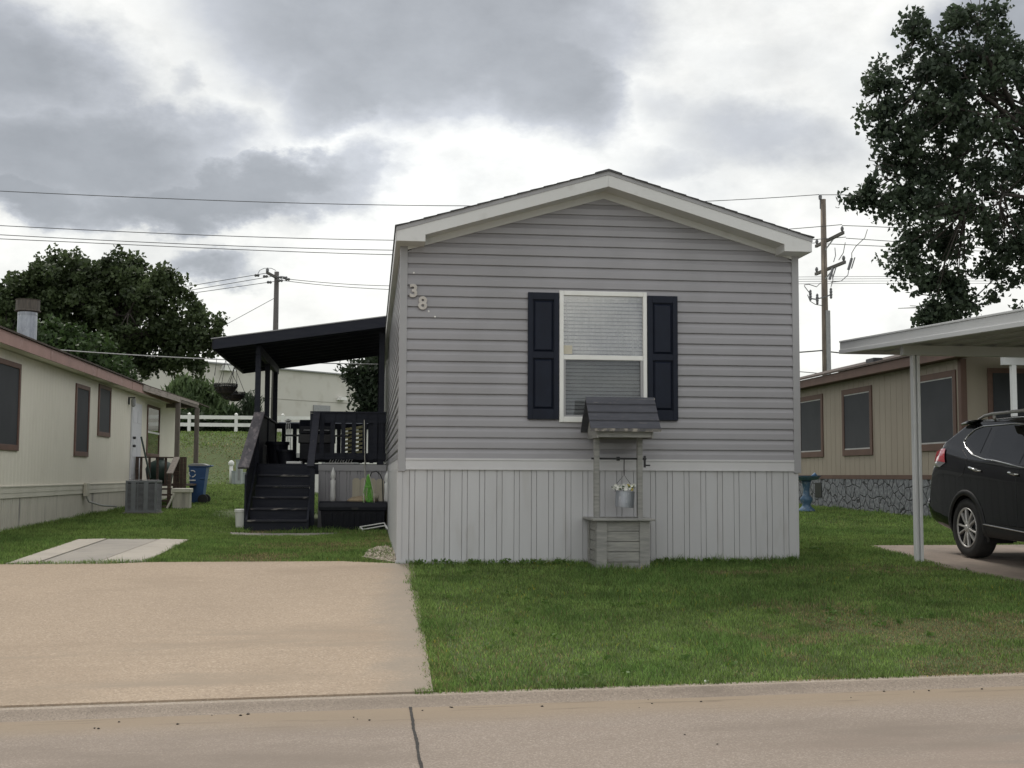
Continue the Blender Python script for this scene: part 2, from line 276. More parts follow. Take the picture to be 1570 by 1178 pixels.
# ------------------------------------------------------------------ object helpers
BASE = {}
def link(o): COL.objects.link(o); return o
def tag(o, label=None, cat=None, group=None, kind=None):
    if label: o['label'] = label
    if cat: o['category'] = cat
    if group: o['group'] = group
    if kind: o['kind'] = kind
    return o
def thing(name, loc, label, cat, group=None):
    o = bpy.data.objects.new(name, None); o.empty_display_size = .2; o.location = tuple(loc); BASE[o.name] = np.array(loc, float)
    return tag(link(o), label, cat, group)
class MB:
    def __init__(s): s.v = []; s.f = []
    def add(s, vs, fs):
        k = len(s.v); s.v += [tuple(map(float, p)) for p in vs]; s.f += [tuple(i+k for i in q) for q in fs]; return s
    def box(s, x0, x1, y0, y1, z0, z1):
        return s.add([(x0, y0, z0), (x1, y0, z0), (x1, y1, z0), (x0, y1, z0), (x0, y0, z1), (x1, y0, z1), (x1, y1, z1), (x0, y1, z1)],
                     [(0, 3, 2, 1), (4, 5, 6, 7), (0, 1, 5, 4), (1, 2, 6, 5), (2, 3, 7, 6), (3, 0, 4, 7)])
    def prism(s, pts, d):
        n = len(pts); d = np.array(d, float); P = [np.array(p, float) for p in pts]
        return s.add(P+[p+d for p in P], [tuple(range(n))[::-1], tuple(range(n, 2*n))]+[(i, (i+1) % n, n+(i+1) % n, n+i) for i in range(n)])
    def quad(s, *p): return s.add(p, [tuple(range(len(p)))])
    def beam(s, a, b, wx, hz, up=(0, 0, 1)):
        a = np.array(a, float); b = np.array(b, float); d = b-a; d /= np.linalg.norm(d); u = np.array(up, float)
        r = np.cross(d, u)
        if np.linalg.norm(r) < 1e-5: r = np.cross(d, (0, 1, 0))
        r /= np.linalg.norm(r); u = np.cross(r, d)
        c = [(-1, -1), (1, -1), (1, 1), (-1, 1)]
        vs = [p+r*(wx/2*i)+u*(hz/2*j) for p in (a, b) for i, j in c]
        return s.add(vs, [(0, 1, 2, 3)[::-1], (4, 5, 6, 7), (0, 1, 5, 4), (1, 2, 6, 5), (2, 3, 7, 6), (3, 0, 4, 7)])
    def tube(s, pts, r, n=6):
        P = [np.array(p, float) for p in pts]; R = r if hasattr(r, '__len__') else [r]*len(P); vs = []; ref = None
        for i, p in enumerate(P):
            d = P[min(i+1, len(P)-1)]-P[max(i-1, 0)]; d = d/(np.linalg.norm(d)+1e-9)
            if ref is None:
                ref = np.cross(d, (0, 0, 1)); ref = np.cross(d, (0, 1, 0)) if np.linalg.norm(ref) < 1e-3 else ref
            a = ref-d*np.dot(ref, d); a /= np.linalg.norm(a)+1e-9; b = np.cross(d, a); ref = a
            for k in range(n):
                t = 2*math.pi*k/n; vs.append(p+(a*math.cos(t)+b*math.sin(t))*R[i])
        m = len(P)
        fs = [(i*n+k, i*n+(k+1) % n, (i+1)*n+(k+1) % n, (i+1)*n+k) for i in range(m-1) for k in range(n)]
        return s.add(vs, fs+[tuple(range(n))[::-1], tuple(range((m-1)*n, m*n))])
    def lathe(s, c, prof, n=20, axis='z', caps=True):
        vs = []
        for r, h in prof:
            for k in range(n):
                t = 2*math.pi*k/n; a, b = r*math.cos(t), r*math.sin(t)
                o = {'z': (a, b, h), 'x': (h, a, b), 'y': (a, h, b)}[axis]; vs.append(np.array(c)+o)
        m = len(prof)
        fs = [(i*n+k, i*n+(k+1) % n, (i+1)*n+(k+1) % n, (i+1)*n+k) for i in range(m-1) for k in range(n)]
        return s.add(vs, fs+([tuple(range(n))[::-1], tuple(range((m-1)*n, m*n))] if caps else []))
    def build(s, name, m, parent=None, smooth=False, bevel=0, base=None, label=None):
        if parent is not None: b = BASE[parent.name]
        elif base is not None: b = np.array(base, float)
        else: b = np.zeros(3)
        me = bpy.data.meshes.new(name); A = np.array(s.v)-b
        me.from_pydata([tuple(p) for p in A], [], s.f); me.materials.append(M[m] if isinstance(m, str) else m)
        o = bpy.data.objects.new(name, me); link(o)
        if parent is not None: o.parent = parent
        else: o.location = tuple(b)
        BASE[o.name] = b
        if len(s.f) < 60000:
            import bmesh
            bm = bmesh.new(); bm.from_mesh(me); bmesh.ops.recalc_face_normals(bm, faces=bm.faces); bm.to_mesh(me); bm.free()
        if smooth:
            for p in me.polygons: p.use_smooth = True
        if bevel:
            q = o.modifiers.new('bevel', 'BEVEL'); q.width = bevel; q.segments = 2; q.limit_method = 'ANGLE'
        if label: o['label'] = label
        return o
def fastmesh(name, V, Fc, m, cols=None, base=(0, 0, 0), parent=None):
    """V (n,3), Fc (k,m) uniform polygons, cols (n,3)"""
    b = BASE[parent.name] if parent is not None else np.array(base, float)
    me = bpy.data.meshes.new(name); n = len(V); k, q = Fc.shape
    me.vertices.add(n); me.vertices.foreach_set('co', (V-b).astype(np.float32).ravel())
    me.loops.add(k*q); me.loops.foreach_set('vertex_index', Fc.astype(np.int32).ravel())
    me.polygons.add(k); me.polygons.foreach_set('loop_start', (np.arange(k)*q).astype(np.int32)); me.polygons.foreach_set('loop_total', np.full(k, q, np.int32))
    if cols is not None:
        a = me.color_attributes.new('Col', 'FLOAT_COLOR', 'POINT'); a.data.foreach_set('color', np.c_[cols, np.ones(n)].astype(np.float32).ravel())
    me.update(calc_edges=True); me.validate(); me.materials.append(M[m] if isinstance(m, str) else m)
    o = link(bpy.data.objects.new(name, me))
    if parent is not None: o.parent = parent
    else: o.location = tuple(b)
    BASE[o.name] = b; return o
def copy_tree(o, parent=None):
    c = o.copy(); COL.objects.link(c); BASE[c.name] = BASE[o.name]
    if parent is not None: c.parent = parent
    for ch in list(o.children): copy_tree(ch, c)
    return c
# value noise for scatter
_perm = rng.random((64, 64))
def vnoise(x, y, s):
    x = np.asarray(x)/s; y = np.asarray(y)/s; i = np.floor(x).astype(int); j = np.floor(y).astype(int); fx = x-i; fy = y-j
    fx = fx*fx*(3-2*fx); fy = fy*fy*(3-2*fy); g = lambda a, b: _perm[a % 64, b % 64]
    return (g(i, j)*(1-fx)+g(i+1, j)*fx)*(1-fy)+(g(i, j+1)*(1-fx)+g(i+1, j+1)*fx)*fy

# ------------------------------------------------------------------ the ground
YC = -6.2                                                 # back of the curb
def zc(x): return -.362+.0175*np.clip(x, -12, 12)         # top of curb, the street climbs to the right
def gz(x, y):
    x = np.asarray(x, float); y = np.asarray(y, float)
    pad = .012*np.clip(y, 0, 20)*np.maximum(np.clip((np.abs(x-1)-3.2)/1.8, 0, 1), np.clip((y-11)/5, 0, 1))+.04*np.clip((x-4)/2, 0, 1)+.0227*np.clip(y-20, 0, 15)
    bank = np.clip((y-36)/10, 0, 1); pad = pad+2.5*(bank*bank*(3-2*bank))
    t = np.clip((y-YC)/(-YC), 0, 1)
    return np.where(y < 0, zc(x)*(1-t)+pad*t, pad)
def G(x, y): return float(gz(x, y))
def sheet(name, xs, ys, zf, m, kind='structure', rot=None):
    X, Y = np.meshgrid(xs, ys); V = np.c_[X.ravel(), Y.ravel(), zf(X.ravel(), Y.ravel())]
    nx, ny = len(xs), len(ys); i = np.arange(nx*ny).reshape(ny, nx)
    Fc = np.c_[i[:-1, :-1].ravel(), i[:-1, 1:].ravel(), i[1:, 1:].ravel(), i[1:, :-1].ravel()]
    o = fastmesh(name, V, Fc, m); o['kind'] = kind
    for p in o.data.polygons: p.use_smooth = True
    return o
xs = np.r_[-400, -200, -100, -60, np.arange(-40, 40.1, 2.0), 60, 100, 200, 400]
ys = np.r_[YC, -5, -3.5, -2, -1, 0, 2, 5, 8, 12, 16, 20, 24, 28, 32, 34, 36, 37, 38, 39, 40, 41, 42, 43, 44, 45, 46, 50, 70, 120, 250, 700]
sheet('lawn', xs, ys, gz, 'soil')
sheet('opposite_verge', np.array([-400, -100, -40, -10, 10, 40, 100, 400.]), np.array([-60, -30, -15.2]), lambda x, y: zc(x)-.02, 'soil')
xr = np.r_[-400, -100, -40, np.arange(-12, 12.1, 1.0), 40, 100, 400]
SZ = lambda x, y: zc(x)-.026-.022*np.clip((y+15)/8.6, 0, 1)
sheet('street', xr, np.array([-15.2, -12, -9, -7.6, -7.2, -6.9, -6.65, -6.36]), SZ, 'road')
def curb():
    b = MB(); t = MB()
    for i in range(len(xr)-1):
        a, c = xr[i], xr[i+1]; za, zb = float(zc(a)), float(zc(c))
        prof = [(YC+.01, -.12), (YC+.01, .004), (YC-.085, .002)]
        t.add([(x, y, z+h) for x, z in ((a, za), (c, zb)) for y, h in prof], [(0, 1, 4, 3), (1, 2, 5, 4)])
        prof = [(YC-.085, .002), (YC-.10, -.003), (YC-.125, -.018), (YC-.15, -.032), (YC-.20, -.048)]
        b.add([(x, y, z+h) for x, z in ((a, za), (c, zb)) for y, h in prof], [(k, k+1, k+6, k+5) for k in range(4)])
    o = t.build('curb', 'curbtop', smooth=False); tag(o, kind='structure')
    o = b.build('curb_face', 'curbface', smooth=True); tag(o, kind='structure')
curb()
# street joint
def joint():
    b = MB(); xj = -.037; yy = np.linspace(-15.2, -6.30, 120); wv = np.convolve(rng.normal(0, .012, 124), np.ones(5)/5, 'valid')*.6
    for i in range(119):
        w0, w1 = .0065+.004*rng.random(), .0065+.004*rng.random()
        if yy[i] > -6.42: w0 = w1 = .010+.07*(yy[i]+6.42)
        z0, z1 = float(SZ(xj, min(yy[i], -6.37)))+.004, float(SZ(xj, min(yy[i+1], -6.37)))+.004
        if yy[i+1] > -6.37: z1 += (yy[i+1]+6.37)*.45; z0 += max(0, yy[i]+6.37)*.45
        b.quad((xj-w0+wv[i], yy[i], z0), (xj+w0+wv[i], yy[i], z0), (xj+w1+wv[i+1], yy[i+1], z1), (xj-w1+wv[i+1], yy[i+1], z1))
    o = b.build('street_joint', mat('joint_sealant', (.018, .016, .014), (.06, .05, .042), rough=.9, scale=60, lo=.5, hi=.75)); tag(o, kind='structure')
joint()
# driveway of exposed aggregate, strips, carport slab
DR = [(-9.5, YC-.01), (.115, YC-.01), (.205, -.02), (.05, -.05), (-.6, .35), (-2.8, .32), (-3.2, .10), (-9.5, -.02)]
def flat(name, poly, m, h, sub=.5):
    import bmesh
    bm = bmesh.new(); bm.faces.new([bm.verts.new((x, y, 0)) for x, y in poly])
    x0, x1 = min(p[0] for p in poly), max(p[0] for p in poly); y0, y1 = min(p[1] for p in poly), max(p[1] for p in poly)
    for ax, a, c in ((0, x0, x1), (1, y0, y1)):
        for t in np.arange(a+sub, c, sub):
            co_ = (t, 0, 0) if ax == 0 else (0, t, 0); no_ = (1, 0, 0) if ax == 0 else (0, 1, 0)
            bmesh.ops.bisect_plane(bm, geom=bm.verts[:]+bm.edges[:]+bm.faces[:], plane_co=co_, plane_no=no_)
    r = bmesh.ops.extrude_face_region(bm, geom=bm.faces[:]); bot = [e for e in r['geom'] if isinstance(e, bmesh.types.BMVert)]
    bs = set(bot)
    for v in bm.verts: v.co.z = G(v.co.x, v.co.y)+(h-.10 if v in bs else h)
    bmesh.ops.recalc_face_normals(bm, faces=bm.faces)
    me = bpy.data.meshes.new(name); bm.to_mesh(me); bm.free(); me.materials.append(M[m]); o = link(bpy.data.objects.new(name, me)); BASE[name] = np.zeros(3)
    return tag(o, kind='structure')
flat('driveway', DR, 'aggregate', .016)
def P0(px, py, z): q = atZ(px, py, z); return (q[0], q[1])
f1, f2, f3, f4 = P0(120, 825, .09), P0(166, 824, .09), P0(246, 823, .09), P0(290, 823, .09)
n1_, n2_, n3_, n4_ = (-4.33, .12), (-4.02, .13), (-3.38, .14), (-2.86, .36)
flat('parking_strip', [n1_, (n2_[0]-.01, n2_[1]), (f2[0]-.01, f2[1]), f1], 'concrete', .022)
flat('parking_centre', [(n2_[0]+.015, n2_[1]), (n3_[0]-.015, n3_[1]), (f3[0]-.015, f3[1]), (f2[0]+.015, f2[1])], 'concrete_d', .018)
flat('parking_strip', [(n3_[0]+.01, n3_[1]), n4_, f4, (f3[0]+.01, f3[1])], 'concrete', .024)
SL = [(6.0, 2.2), (6.68, 2.36), (14, 2.4), (14, -6.1), (6.48, -6.1), (6.42, -2.1), (6.14, -.3), (5.98, 1.2)]
SL = [P0(1333, 834, .10), (14, 2.35), (14, -6.1), (6.4, -6.1), P0(1570, 893, -.05), P0(1450, 867, .03), P0(1409, 857, .05), P0(1365, 846, .08)]
flat('carport_slab', SL, 'slab', .014)
flat('step_slab', [P0(333, 822.5, .0), P0(400, 823.5, .0), P0(470, 823, .0), P0(540, 820, .0), P0(540, 817, .0), P0(333, 818.5, .0)], 'concrete_d', .004)
GP = [P0(556, 857, .0), (.02, .02), (.02, 2.4), P0(592, 836, .0), P0(566, 845, .0)]
flat('gravel_bed', GP, 'gravelbed', .012)

# ------------------------------------------------------------------ main mobile home
ZB0, ZB1 = 1.095, 1.218           # white band
XL_, XR_ = .012, 4.832
def gline(x):                     # lower edge of the frieze along the gable
    return 4.333-(4.333-3.655)*abs(x-2.43)/2.335
home = thing('mobile_home', (2.42, 0, 0), 'grey mobile home with front gable, white framed window and navy shutters', 'mobile home')
LEN = 17.4
EXP = .127
prof = [(-.0235, 0.0), (-.0235, .012), (-.0215, .068), (-.0175, .078), (-.006, .102), (0.0, .127)]
def siding_front():
    b = MB(); z0 = 1.218
    for k in range(-1, 26):
        zb = 1.34+EXP*(k-1); j = rng.normal(0, .0006)
        for i in range(len(prof)-1):
            (d0, h0), (d1, h1) = prof[i], prof[i+1]; za, zb_ = max(zb+h0, z0), max(zb+h1, z0)
            if zb_ <= za+1e-5: continue
            def lim(z):
                if z <= 3.62: return (.098, 4.748)
                h = (4.40-z)/(4.40-3.655)*2.335
                return (max(.098, 2.43-h), min(4.748, 2.43+h)) if h > 0 else None
            l0, l1 = lim(za), lim(zb_)
            if l0 is None: continue
            if l1 is None: l1 = (2.43, 2.43)
            hole = 1.70 < (za+zb_)/2 < 3.17
            for p0, p1, q0, q1 in (((l0[0], 1.93, l1[0], 1.93), (2.91, l0[1], 2.91, l1[1])) if hole else ((l0[0], l0[1], l1[0], l1[1]),)):
                b.quad((p0, d0+j, za), (p1, d0+j, za), (q1, d1+j, zb_), (q0, d1+j, zb_))
                if i == 0: b.quad((p0, d0+j, za), (p1, d0+j, za), (p1, .004, za), (p0, .004, za))
        # lap seams between panel lengths
    return b.build('front_siding', 'vinyl', home)
siding_front()
def seams():
    for x, ks in ((.975, (14, 16, 18)), (3.83, (15, 17, 12)), (1.25, (2, 6)), (3.62, (3, 8, 1)), (2.2, (0,))):
        for k in ks:
            b = MB(); zb = 1.34+EXP*(k-1)
            for i in range(1, 5):
                (d0, h0), (d1, h1) = prof[i], prof[i+1]
                b.quad((x, d0-.0012, zb+h0), (x+.035, d0-.0012, zb+h0), (x+.035, d1-.0012, zb+h1), (x, d1-.0012, zb+h1))
            b.build('siding_lap', 'vinyl', home)
seams()
def siding_side(x, s):
    b = MB()
    for k in range(0, 20):
        zb = 1.34+EXP*(k-1)
        for i in range(len(prof)-1):
            (d0, h0), (d1, h1) = prof[i], prof[i+1]; za, zt = max(zb+h0, 1.218), min(zb+h1, 3.70)
            if zt <= za: continue
            b.quad((x+s*-d0, .05, za), (x+s*-d0, LEN, za), (x+s*-d1, LEN, zt), (x+s*-d1, .05, zt))
        b.quad((x+s*.0235, .05, max(zb, 1.218)), (x+s*.0235, LEN, max(zb, 1.218)), (x, LEN, max(zb, 1.218)), (x, .05, max(zb, 1.218)))
    b.quad((x-s*.01, LEN, .9), (x-s*.01, LEN, 3.7), (x-s*.01, .05, 3.7), (x-s*.01, .05, .9))
    return b.build('side_siding', 'vinyl', home)
siding_side(.045, -1); siding_side(4.80, 1)
MB().prism([(.03, LEN, -.1), (4.81, LEN, -.1), (4.81, LEN, 3.7), (2.42, LEN, 4.45), (.03, LEN, 3.7)], (0, .04, 0)).build('rear_wall', 'vinyl', home)
# corner posts
for x0, x1, ys_, in ((XL_, .100, (-.026, .09)), (4.746, XR_, (-.026, .09))):
    b = MB(); b.box(x0, x1, -.031, .09, 1.068, 3.74)
    b.build('corner_post', 'vinyl_trim', home, bevel=.004)
# white band
b = MB(); b.box(.1003, 4.7457, -.0255, 0, ZB0, ZB1-.018); b.box(.1003, 4.7457, -.034, 0, ZB1-.0175, ZB1+.004); b.box(.1003, 4.7457, -.029, 0, ZB0-.006, ZB0+.012)
b.build('front_band', 'white_vinyl', home)
for x, s in ((.045, -1), (4.80, 1)):
    b = MB(); b.box(min(x, x+s*.02), max(x, x+s*.02), .0903, LEN, ZB0, ZB1-.002); b.build('side_band', 'white_vinyl', home)
# skirting: wide and narrow ribs with V grooves between
def skirt_prof(n0, n1, flip=False):
    pts = []; s = n0
    while s < n1:
        for w_, d in ((.141, -.006), (.062, -.003)):
            e_ = min(s+w_, n1)
            pts += [(s+.004, d), (e_-.004, d), (e_-.0022, .009), (min(e_+.0022, n1), .009)]; s += w_
            if s >= n1: break
    return [p for p in pts if p[0] <= n1]
def skirt(p, place, z0f, z1):
    b = MB()
    for i in range(len(p)-1):
        a, c = place(*p[i]), place(*p[i+1]); b.quad((*a, z0f(*a)), (*c, z0f(*c)), (*c, z1), (*a, z1))
    return b
zb_ = lambda x, y: G(x, y)-.05
skirt(skirt_prof(.098, 4.88), lambda s, d: (s-.0905+.0, d), zb_, ZB0).build('front_skirting', 'skirt', home)
skirt(skirt_prof(0, LEN), lambda s, d: (.030+d, s), zb_, ZB0).build('side_skirting', 'skirt', home)
skirt(skirt_prof(0, LEN), lambda s, d: (4.797-d, s), zb_, ZB0).build('side_skirting', 'skirt', home)
b = MB(); b.box(.006, .066, -.016, .05, G(0, 0)-.05, 1.069); b.build('skirting_corner', 'skirt', home, bevel=.004)
b = MB(); b.box(4.772, 4.802, -.014, .05, G(4.8, 0)-.05, 1.069); b.build('skirting_corner', 'skirt', home, bevel=.004)
b = MB(); b.box(-.004, 1.0, -.022, .0, G(.5, 0)-.03, G(.5, 0)+.045); b.build('skirting_track', 'skirt', home)
# roof: gable with overhang
OH = -.35; PX, PZ = 2.424, 4.592; EXl, EZ, EXr = -.045, 3.862, 4.893
slope = (PZ-EZ)/(PX-EXl)
def roofslab(xe, s):
    b = MB(); th = .022
    n = 16
    for k in range(n):                      # shingle courses, each stepped
        a = k/n; c = (k+1)/n+.01 if k < n-1 else 1.0
        xa, za = xe+(PX-xe)*a, EZ+(PZ-EZ)*a; xb_, zb2 = xe+(PX-xe)*c, EZ+(PZ-EZ)*c
        j = rng.normal(0, .004)
        b.prism([(xa-s*.015 if k == 0 else xa, OH-.025+j, za+.012), (xb_, OH-.025+j, zb2+.004), (xb_, OH-.025+j, zb2-.004), (xa-s*.015 if k == 0 else xa, OH-.025+j, za-.004)], (0, LEN+.7, 0))
    return b.build('roof_slope', 'shingle', home)
roofslab(EXl, 1); roofslab(EXr, -1)
b = MB()
for s, xe in ((1, EXl), (-1, EXr)):
    b.prism([(PX, OH-.02, PZ+.020), (PX-s*.16, OH-.02, PZ+.020-slope*.16), (PX-s*.16, OH-.02, PZ+.006-slope*.16), (PX, OH-.02, PZ+.006)], (0, LEN+.7, 0))
b.build('ridge_cap', 'shingle', home)
def barge(xe, s, xb):
    b = MB()       # raking fascia with its box return
    t1, t0 = .012, .185
    lin = lambda x: EZ+slope*abs(x-xe)
    xi = xb
    b.prism([(xe+s*.008, OH, EZ-.168), (xi, OH, EZ-.168), (xi, OH, lin(xi)-.188), (PX, OH, PZ-.188), (PX, OH, PZ-.045), (xe+s*.008, OH, EZ-.045)], (0, .025, 0))
    o = b.build('barge_board', 'fascia', home, bevel=.003)
    b = MB(); b.prism([(xe+s*.003, OH-.008, EZ-.052), (PX, OH-.008, PZ-.050), (PX, OH-.008, PZ-.004), (xe+s*.003, OH-.008, EZ-.004)], (0, .02, 0))
    b.build('drip_edge', 'vinyl_trim', home)
    # soffit under the overhang and the boxed corner
    b = MB(); b.prism([(xi, OH+.026, lin(xi)-.175), (PX, OH+.026, PZ-.175), (PX, OH+.026, PZ-.165), (xi, OH+.026, lin(xi)-.165)], (0, .33, 0))
    b.prism([(xe+s*.01, OH+.026, EZ-.167), (xi, OH+.026, EZ-.167), (xi, OH+.026, EZ-.155), (xe+s*.01, OH+.026, EZ-.155)], (0, .33, 0))
    b.prism([(xi-s*.002, OH+.026, EZ-.154), (xi-s*.002, OH+.026, lin(xi)-.17), (xi-s*.014, OH+.026, lin(xi)-.17), (xi-s*.014, OH+.026, EZ-.154)], (0, .33, 0))
    b.build('soffit', 'fascia', home)
    # side eave: fascia and soffit along the length
    xw = .03 if s > 0 else 4.81
    b = MB(); b.box(min(xe, xe+s*.02), max(xe, xe+s*.02), OH+.03, LEN+.3, EZ-.165, EZ-.006); b.build('eave_fascia', 'fascia', home)
    b = MB(); b.box(min(xe+s*.021, xw), max(xe+s*.021, xw), .0, LEN, EZ-.164, EZ-.152); b.build('eave_soffit', 'fascia', home)
barge(EXl, 1, .29); barge(EXr, -1, 4.546)
b = MB()
for s, xw in ((1, .1), (-1, 4.746)):
    g0 = lambda x: 4.335-(.292)*abs(x-2.43)
    b.prism([(xw, -.03, g0(xw)), (2.43, -.03, g0(2.43)), (2.43, -.03, g0(2.43)+.085), (xw, -.03, g0(xw)+.085)], (0, .03, 0))
b.build('frieze_board', 'fascia', home)
# window
def window():
    x0, x1, z0, z1 = 1.893, 2.948, 1.652, 3.212
    wnd = MB().box(x0, x0+.052, -.045, .02, z0, z1).box(x1-.046, x1, -.045, .02, z0, z1).box(x0+.0521, x1-.0461, -.045, .02, z1-.056, z1).box(x0+.0521, x1-.0461, -.045, .02, z0, z0+.066).build('window', 'white', home, bevel=.006)
    zm0, zm1 = 2.392, 2.448
    MB().box(x0+.0525, x1-.0465, -.036, .0, zm0, zm1).build('meeting_rail', 'white', wnd, bevel=.005)
    b = MB(); xa, xb_ = x0+.0525, x1-.0465
    b.box(xa, xa+.025, -.032, .0, z0+.0665, zm0-.0005).box(xb_-.032, xb_, -.032, .0, z0+.0665, zm0-.0005).box(xa+.0251, xb_-.0321, -.032, .0, z0+.0665, z0+.085)
    b.build('lower_sash', 'vinyl_trim', wnd, bevel=.003)
    MB().box(xa, xb_, -.014, -.010, zm1, z1-.056).build('upper_pane', 'glass_up', wnd)
    MB().box(xa+.025, xb_-.032, -.004, .0, z0+.085, zm0).build('lower_pane', 'glass_lo', wnd)
    MB().quad((xa+.025, -.022, z0+.085), (xb_-.032, -.022, z0+.085), (xb_-.032, -.022, zm0), (xa+.025, -.022, zm0)).build('insect_screen', 'netting', wnd)
    b = MB(); z = z0+.03
    while z < z1-.09:
        sag = rng.normal(0, .0015)
        b.add([(xa-.01, .050, z+sag), (xb_+.01, .050, z-sag), (xb_+.01, .082, z+.037), (xa-.01, .082, z+.037)], [(0, 1, 2, 3)]); z += .044
    b.box(xa-.01, xb_+.01, .04, .08, z1-.09, z1-.05)
    b.build('blind', 'blind', wnd)
    # sheer curtain hung behind the upper pane in soft folds
    nx, nz = 90, 14; X = np.linspace(xa, xb_, nx); Z = np.linspace(zm0, z1-.075, nz)
    V = []
    for z in Z:
        t = (z-zm0)/(z1-zm0)
        for x in X: V.append((x, .022+.008*math.sin(x*46+2*math.sin(x*9))*(.6+.4*t)+.004*math.sin(x*91+z*3), z))
    i = np.arange(nx*nz).reshape(nz, nx); Fc = np.c_[i[:-1, :-1].ravel(), i[:-1, 1:].ravel(), i[1:, 1:].ravel(), i[1:, :-1].ravel()]
    o = fastmesh('curtain', np.array(V), Fc, 'sheer', parent=wnd)
    MB().box(xa+.004, xa+.105, -.0165, -.0145, zm1+.012, zm1+.115).build('window_sticker', mat('yellowed_paper', (.56, .52, .42), rough=.8), wnd)
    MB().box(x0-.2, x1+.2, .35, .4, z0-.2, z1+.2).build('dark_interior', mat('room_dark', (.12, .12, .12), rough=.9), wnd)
def sheer_mat():
    m = bpy.data.materials.new('sheer_net'); m.use_nodes = True; t = m.node_tree; t.nodes.clear(); n = t.nodes.new
    p = n('ShaderNodeBsdfTransparent'); d = n('ShaderNodeBsdfDiffuse'); d.inputs['Color'].default_value = (.78, .79, .78, 1)
    s = n('ShaderNodeMixShader'); s.inputs[0].default_value = .5
    tx = n('ShaderNodeTexCoord'); mpn = n('ShaderNodeMapping'); mpn.inputs['Scale'].default_value = (14, 1, 1.3); q = n('ShaderNodeTexNoise'); q.inputs['Scale'].default_value = 1.6; q.inputs['Detail'].default_value = 4
    r = n('ShaderNodeMapRange'); r.inputs['From Min'].default_value = .3; r.inputs['From Max'].default_value = .7; r.inputs['To Min'].default_value = .05; r.inputs['To Max'].default_value = .34
    t.links.new(tx.outputs['Object'], mpn.inputs[0]); t.links.new(mpn.outputs[0], q.inputs['Vector']); t.links.new(q.outputs['Fac'], r.inputs['Value']); t.links.new(r.outputs[0], s.inputs[0])
    t.links.new(p.outputs[0], s.inputs[1]); t.links.new(d.outputs[0], s.inputs[2]); o = n('ShaderNodeOutputMaterial'); t.links.new(s.outputs[0], o.inputs['Surface']); return m
M['sheer'] = sheer_mat()
window()
def shutter(x0, x1, z0, z1):
    b = MB(); sw, yf = .058, -.052
    zm = (z0+z1)/2+.005
    b.box(x0, x0+sw, yf, -.019, z0, z1).box(x1-sw, x1, yf, -.019, z0, z1)
    for a, c in ((z0, z0+.115), (zm-.035, zm+.035), (z1-.085, z1)): b.box(x0+sw, x1-sw, yf, -.019, a, c)
    sh = b.build('shutter', 'shutter', home, bevel=.003)
    for a, c in ((z0+.115, zm-.035), (zm+.035, z1-.085)):
        p = MB(); xi, xo = x0+sw+.001, x1-sw-.001; a += .001; c -= .001; g = .032; y1_, y2_ = -.028, -.049
        v = [(xi, y1_, a), (xo, y1_, a), (xo, y1_, c), (xi, y1_, c), (xi+.010, y1_, a+.010), (xo-.010, y1_, a+.010), (xo-.010, y1_, c-.010), (xi+.010, y1_, c-.010),
             (xi+g, y2_, a+g), (xo-g, y2_, a+g), (xo-g, y2_, c-g), (xi+g, y2_, c-g)]
        p.add(v, [(0, 1, 5, 4), (1, 2, 6, 5), (2, 3, 7, 6), (3, 0, 4, 7), (4, 5, 9, 8), (5, 6, 10, 9), (6, 7, 11, 10), (7, 4, 8, 11), (8, 9, 10, 11)])
        p.build('raised_panel', 'shutter', sh)
shutter(1.518, 1.886, 1.684, 3.183); shutter(2.956, 3.320, 1.684, 3.172)
def text_mesh(txt, name, m, parent, size, loc, rot, ext=.008, bold=.0):
    c = bpy.data.curves.new('t', 'FONT'); c.body = txt; c.size = size; c.extrude = ext; c.offset = bold; c.align_x = 'CENTER'; c.align_y = 'CENTER'; c.bevel_depth = .0015
    o = bpy.data.objects.new('t', c); link(o); bpy.context.view_layer.update()
    me = bpy.data.meshes.new_from_object(o.evaluated_get(bpy.context.evaluated_depsgraph_get())); bpy.data.objects.remove(o)
    me.name = name; me.materials.append(M[m]); q = link(bpy.data.objects.new(name, me)); q.parent = parent
    q.location = tuple(np.array(loc)-BASE[parent.name]); q.rotation_euler = rot; BASE[q.name] = np.array(loc); return q
text_mesh('3', 'house_number', 'number', home, .205, (.171, -.034, 3.163), (math.radians(90), 0, 0), .010, .006)
text_mesh('8', 'house_number', 'number', home, .205, (.279, -.034, 3.020), (math.radians(90), 0, 0), .010, .006)
for px, py in ((657.2, 477.5), (667, 486), (634.5, 418.5)):
    q = atY(px, py, -.02); MB().lathe((q[0], -.019, q[2]), [(.011, 0), (.011, -.006), (.004, -.008)], 10, 'y').build('screw_plug', 'dot', home)

# ------------------------------------------------------------------ porch deck on the left side
YD, YB = 9.6, 14.0
xL = float(atY(394, 640, YD)[0]); ZD = 1.235
deck = thing('porch_deck', (-1.3, 9.6, .1), 'dark painted wooden porch deck with stairs and shed roof beside the grey home', 'porch')
DX0, DX1 = xL-.05, .0
b = MB()
for k in range(int((YB-YD)/.145)): b.box(DX0, DX1, YD+.145*k, YD+.145*k+.138, ZD-.04, ZD)
b.build('deck_floor', 'deckwood', deck)
MB().box(DX0, DX1, YD-.005, YD+.035, ZD-.20, ZD-.041).build('rim_joist', 'deckwood', deck)
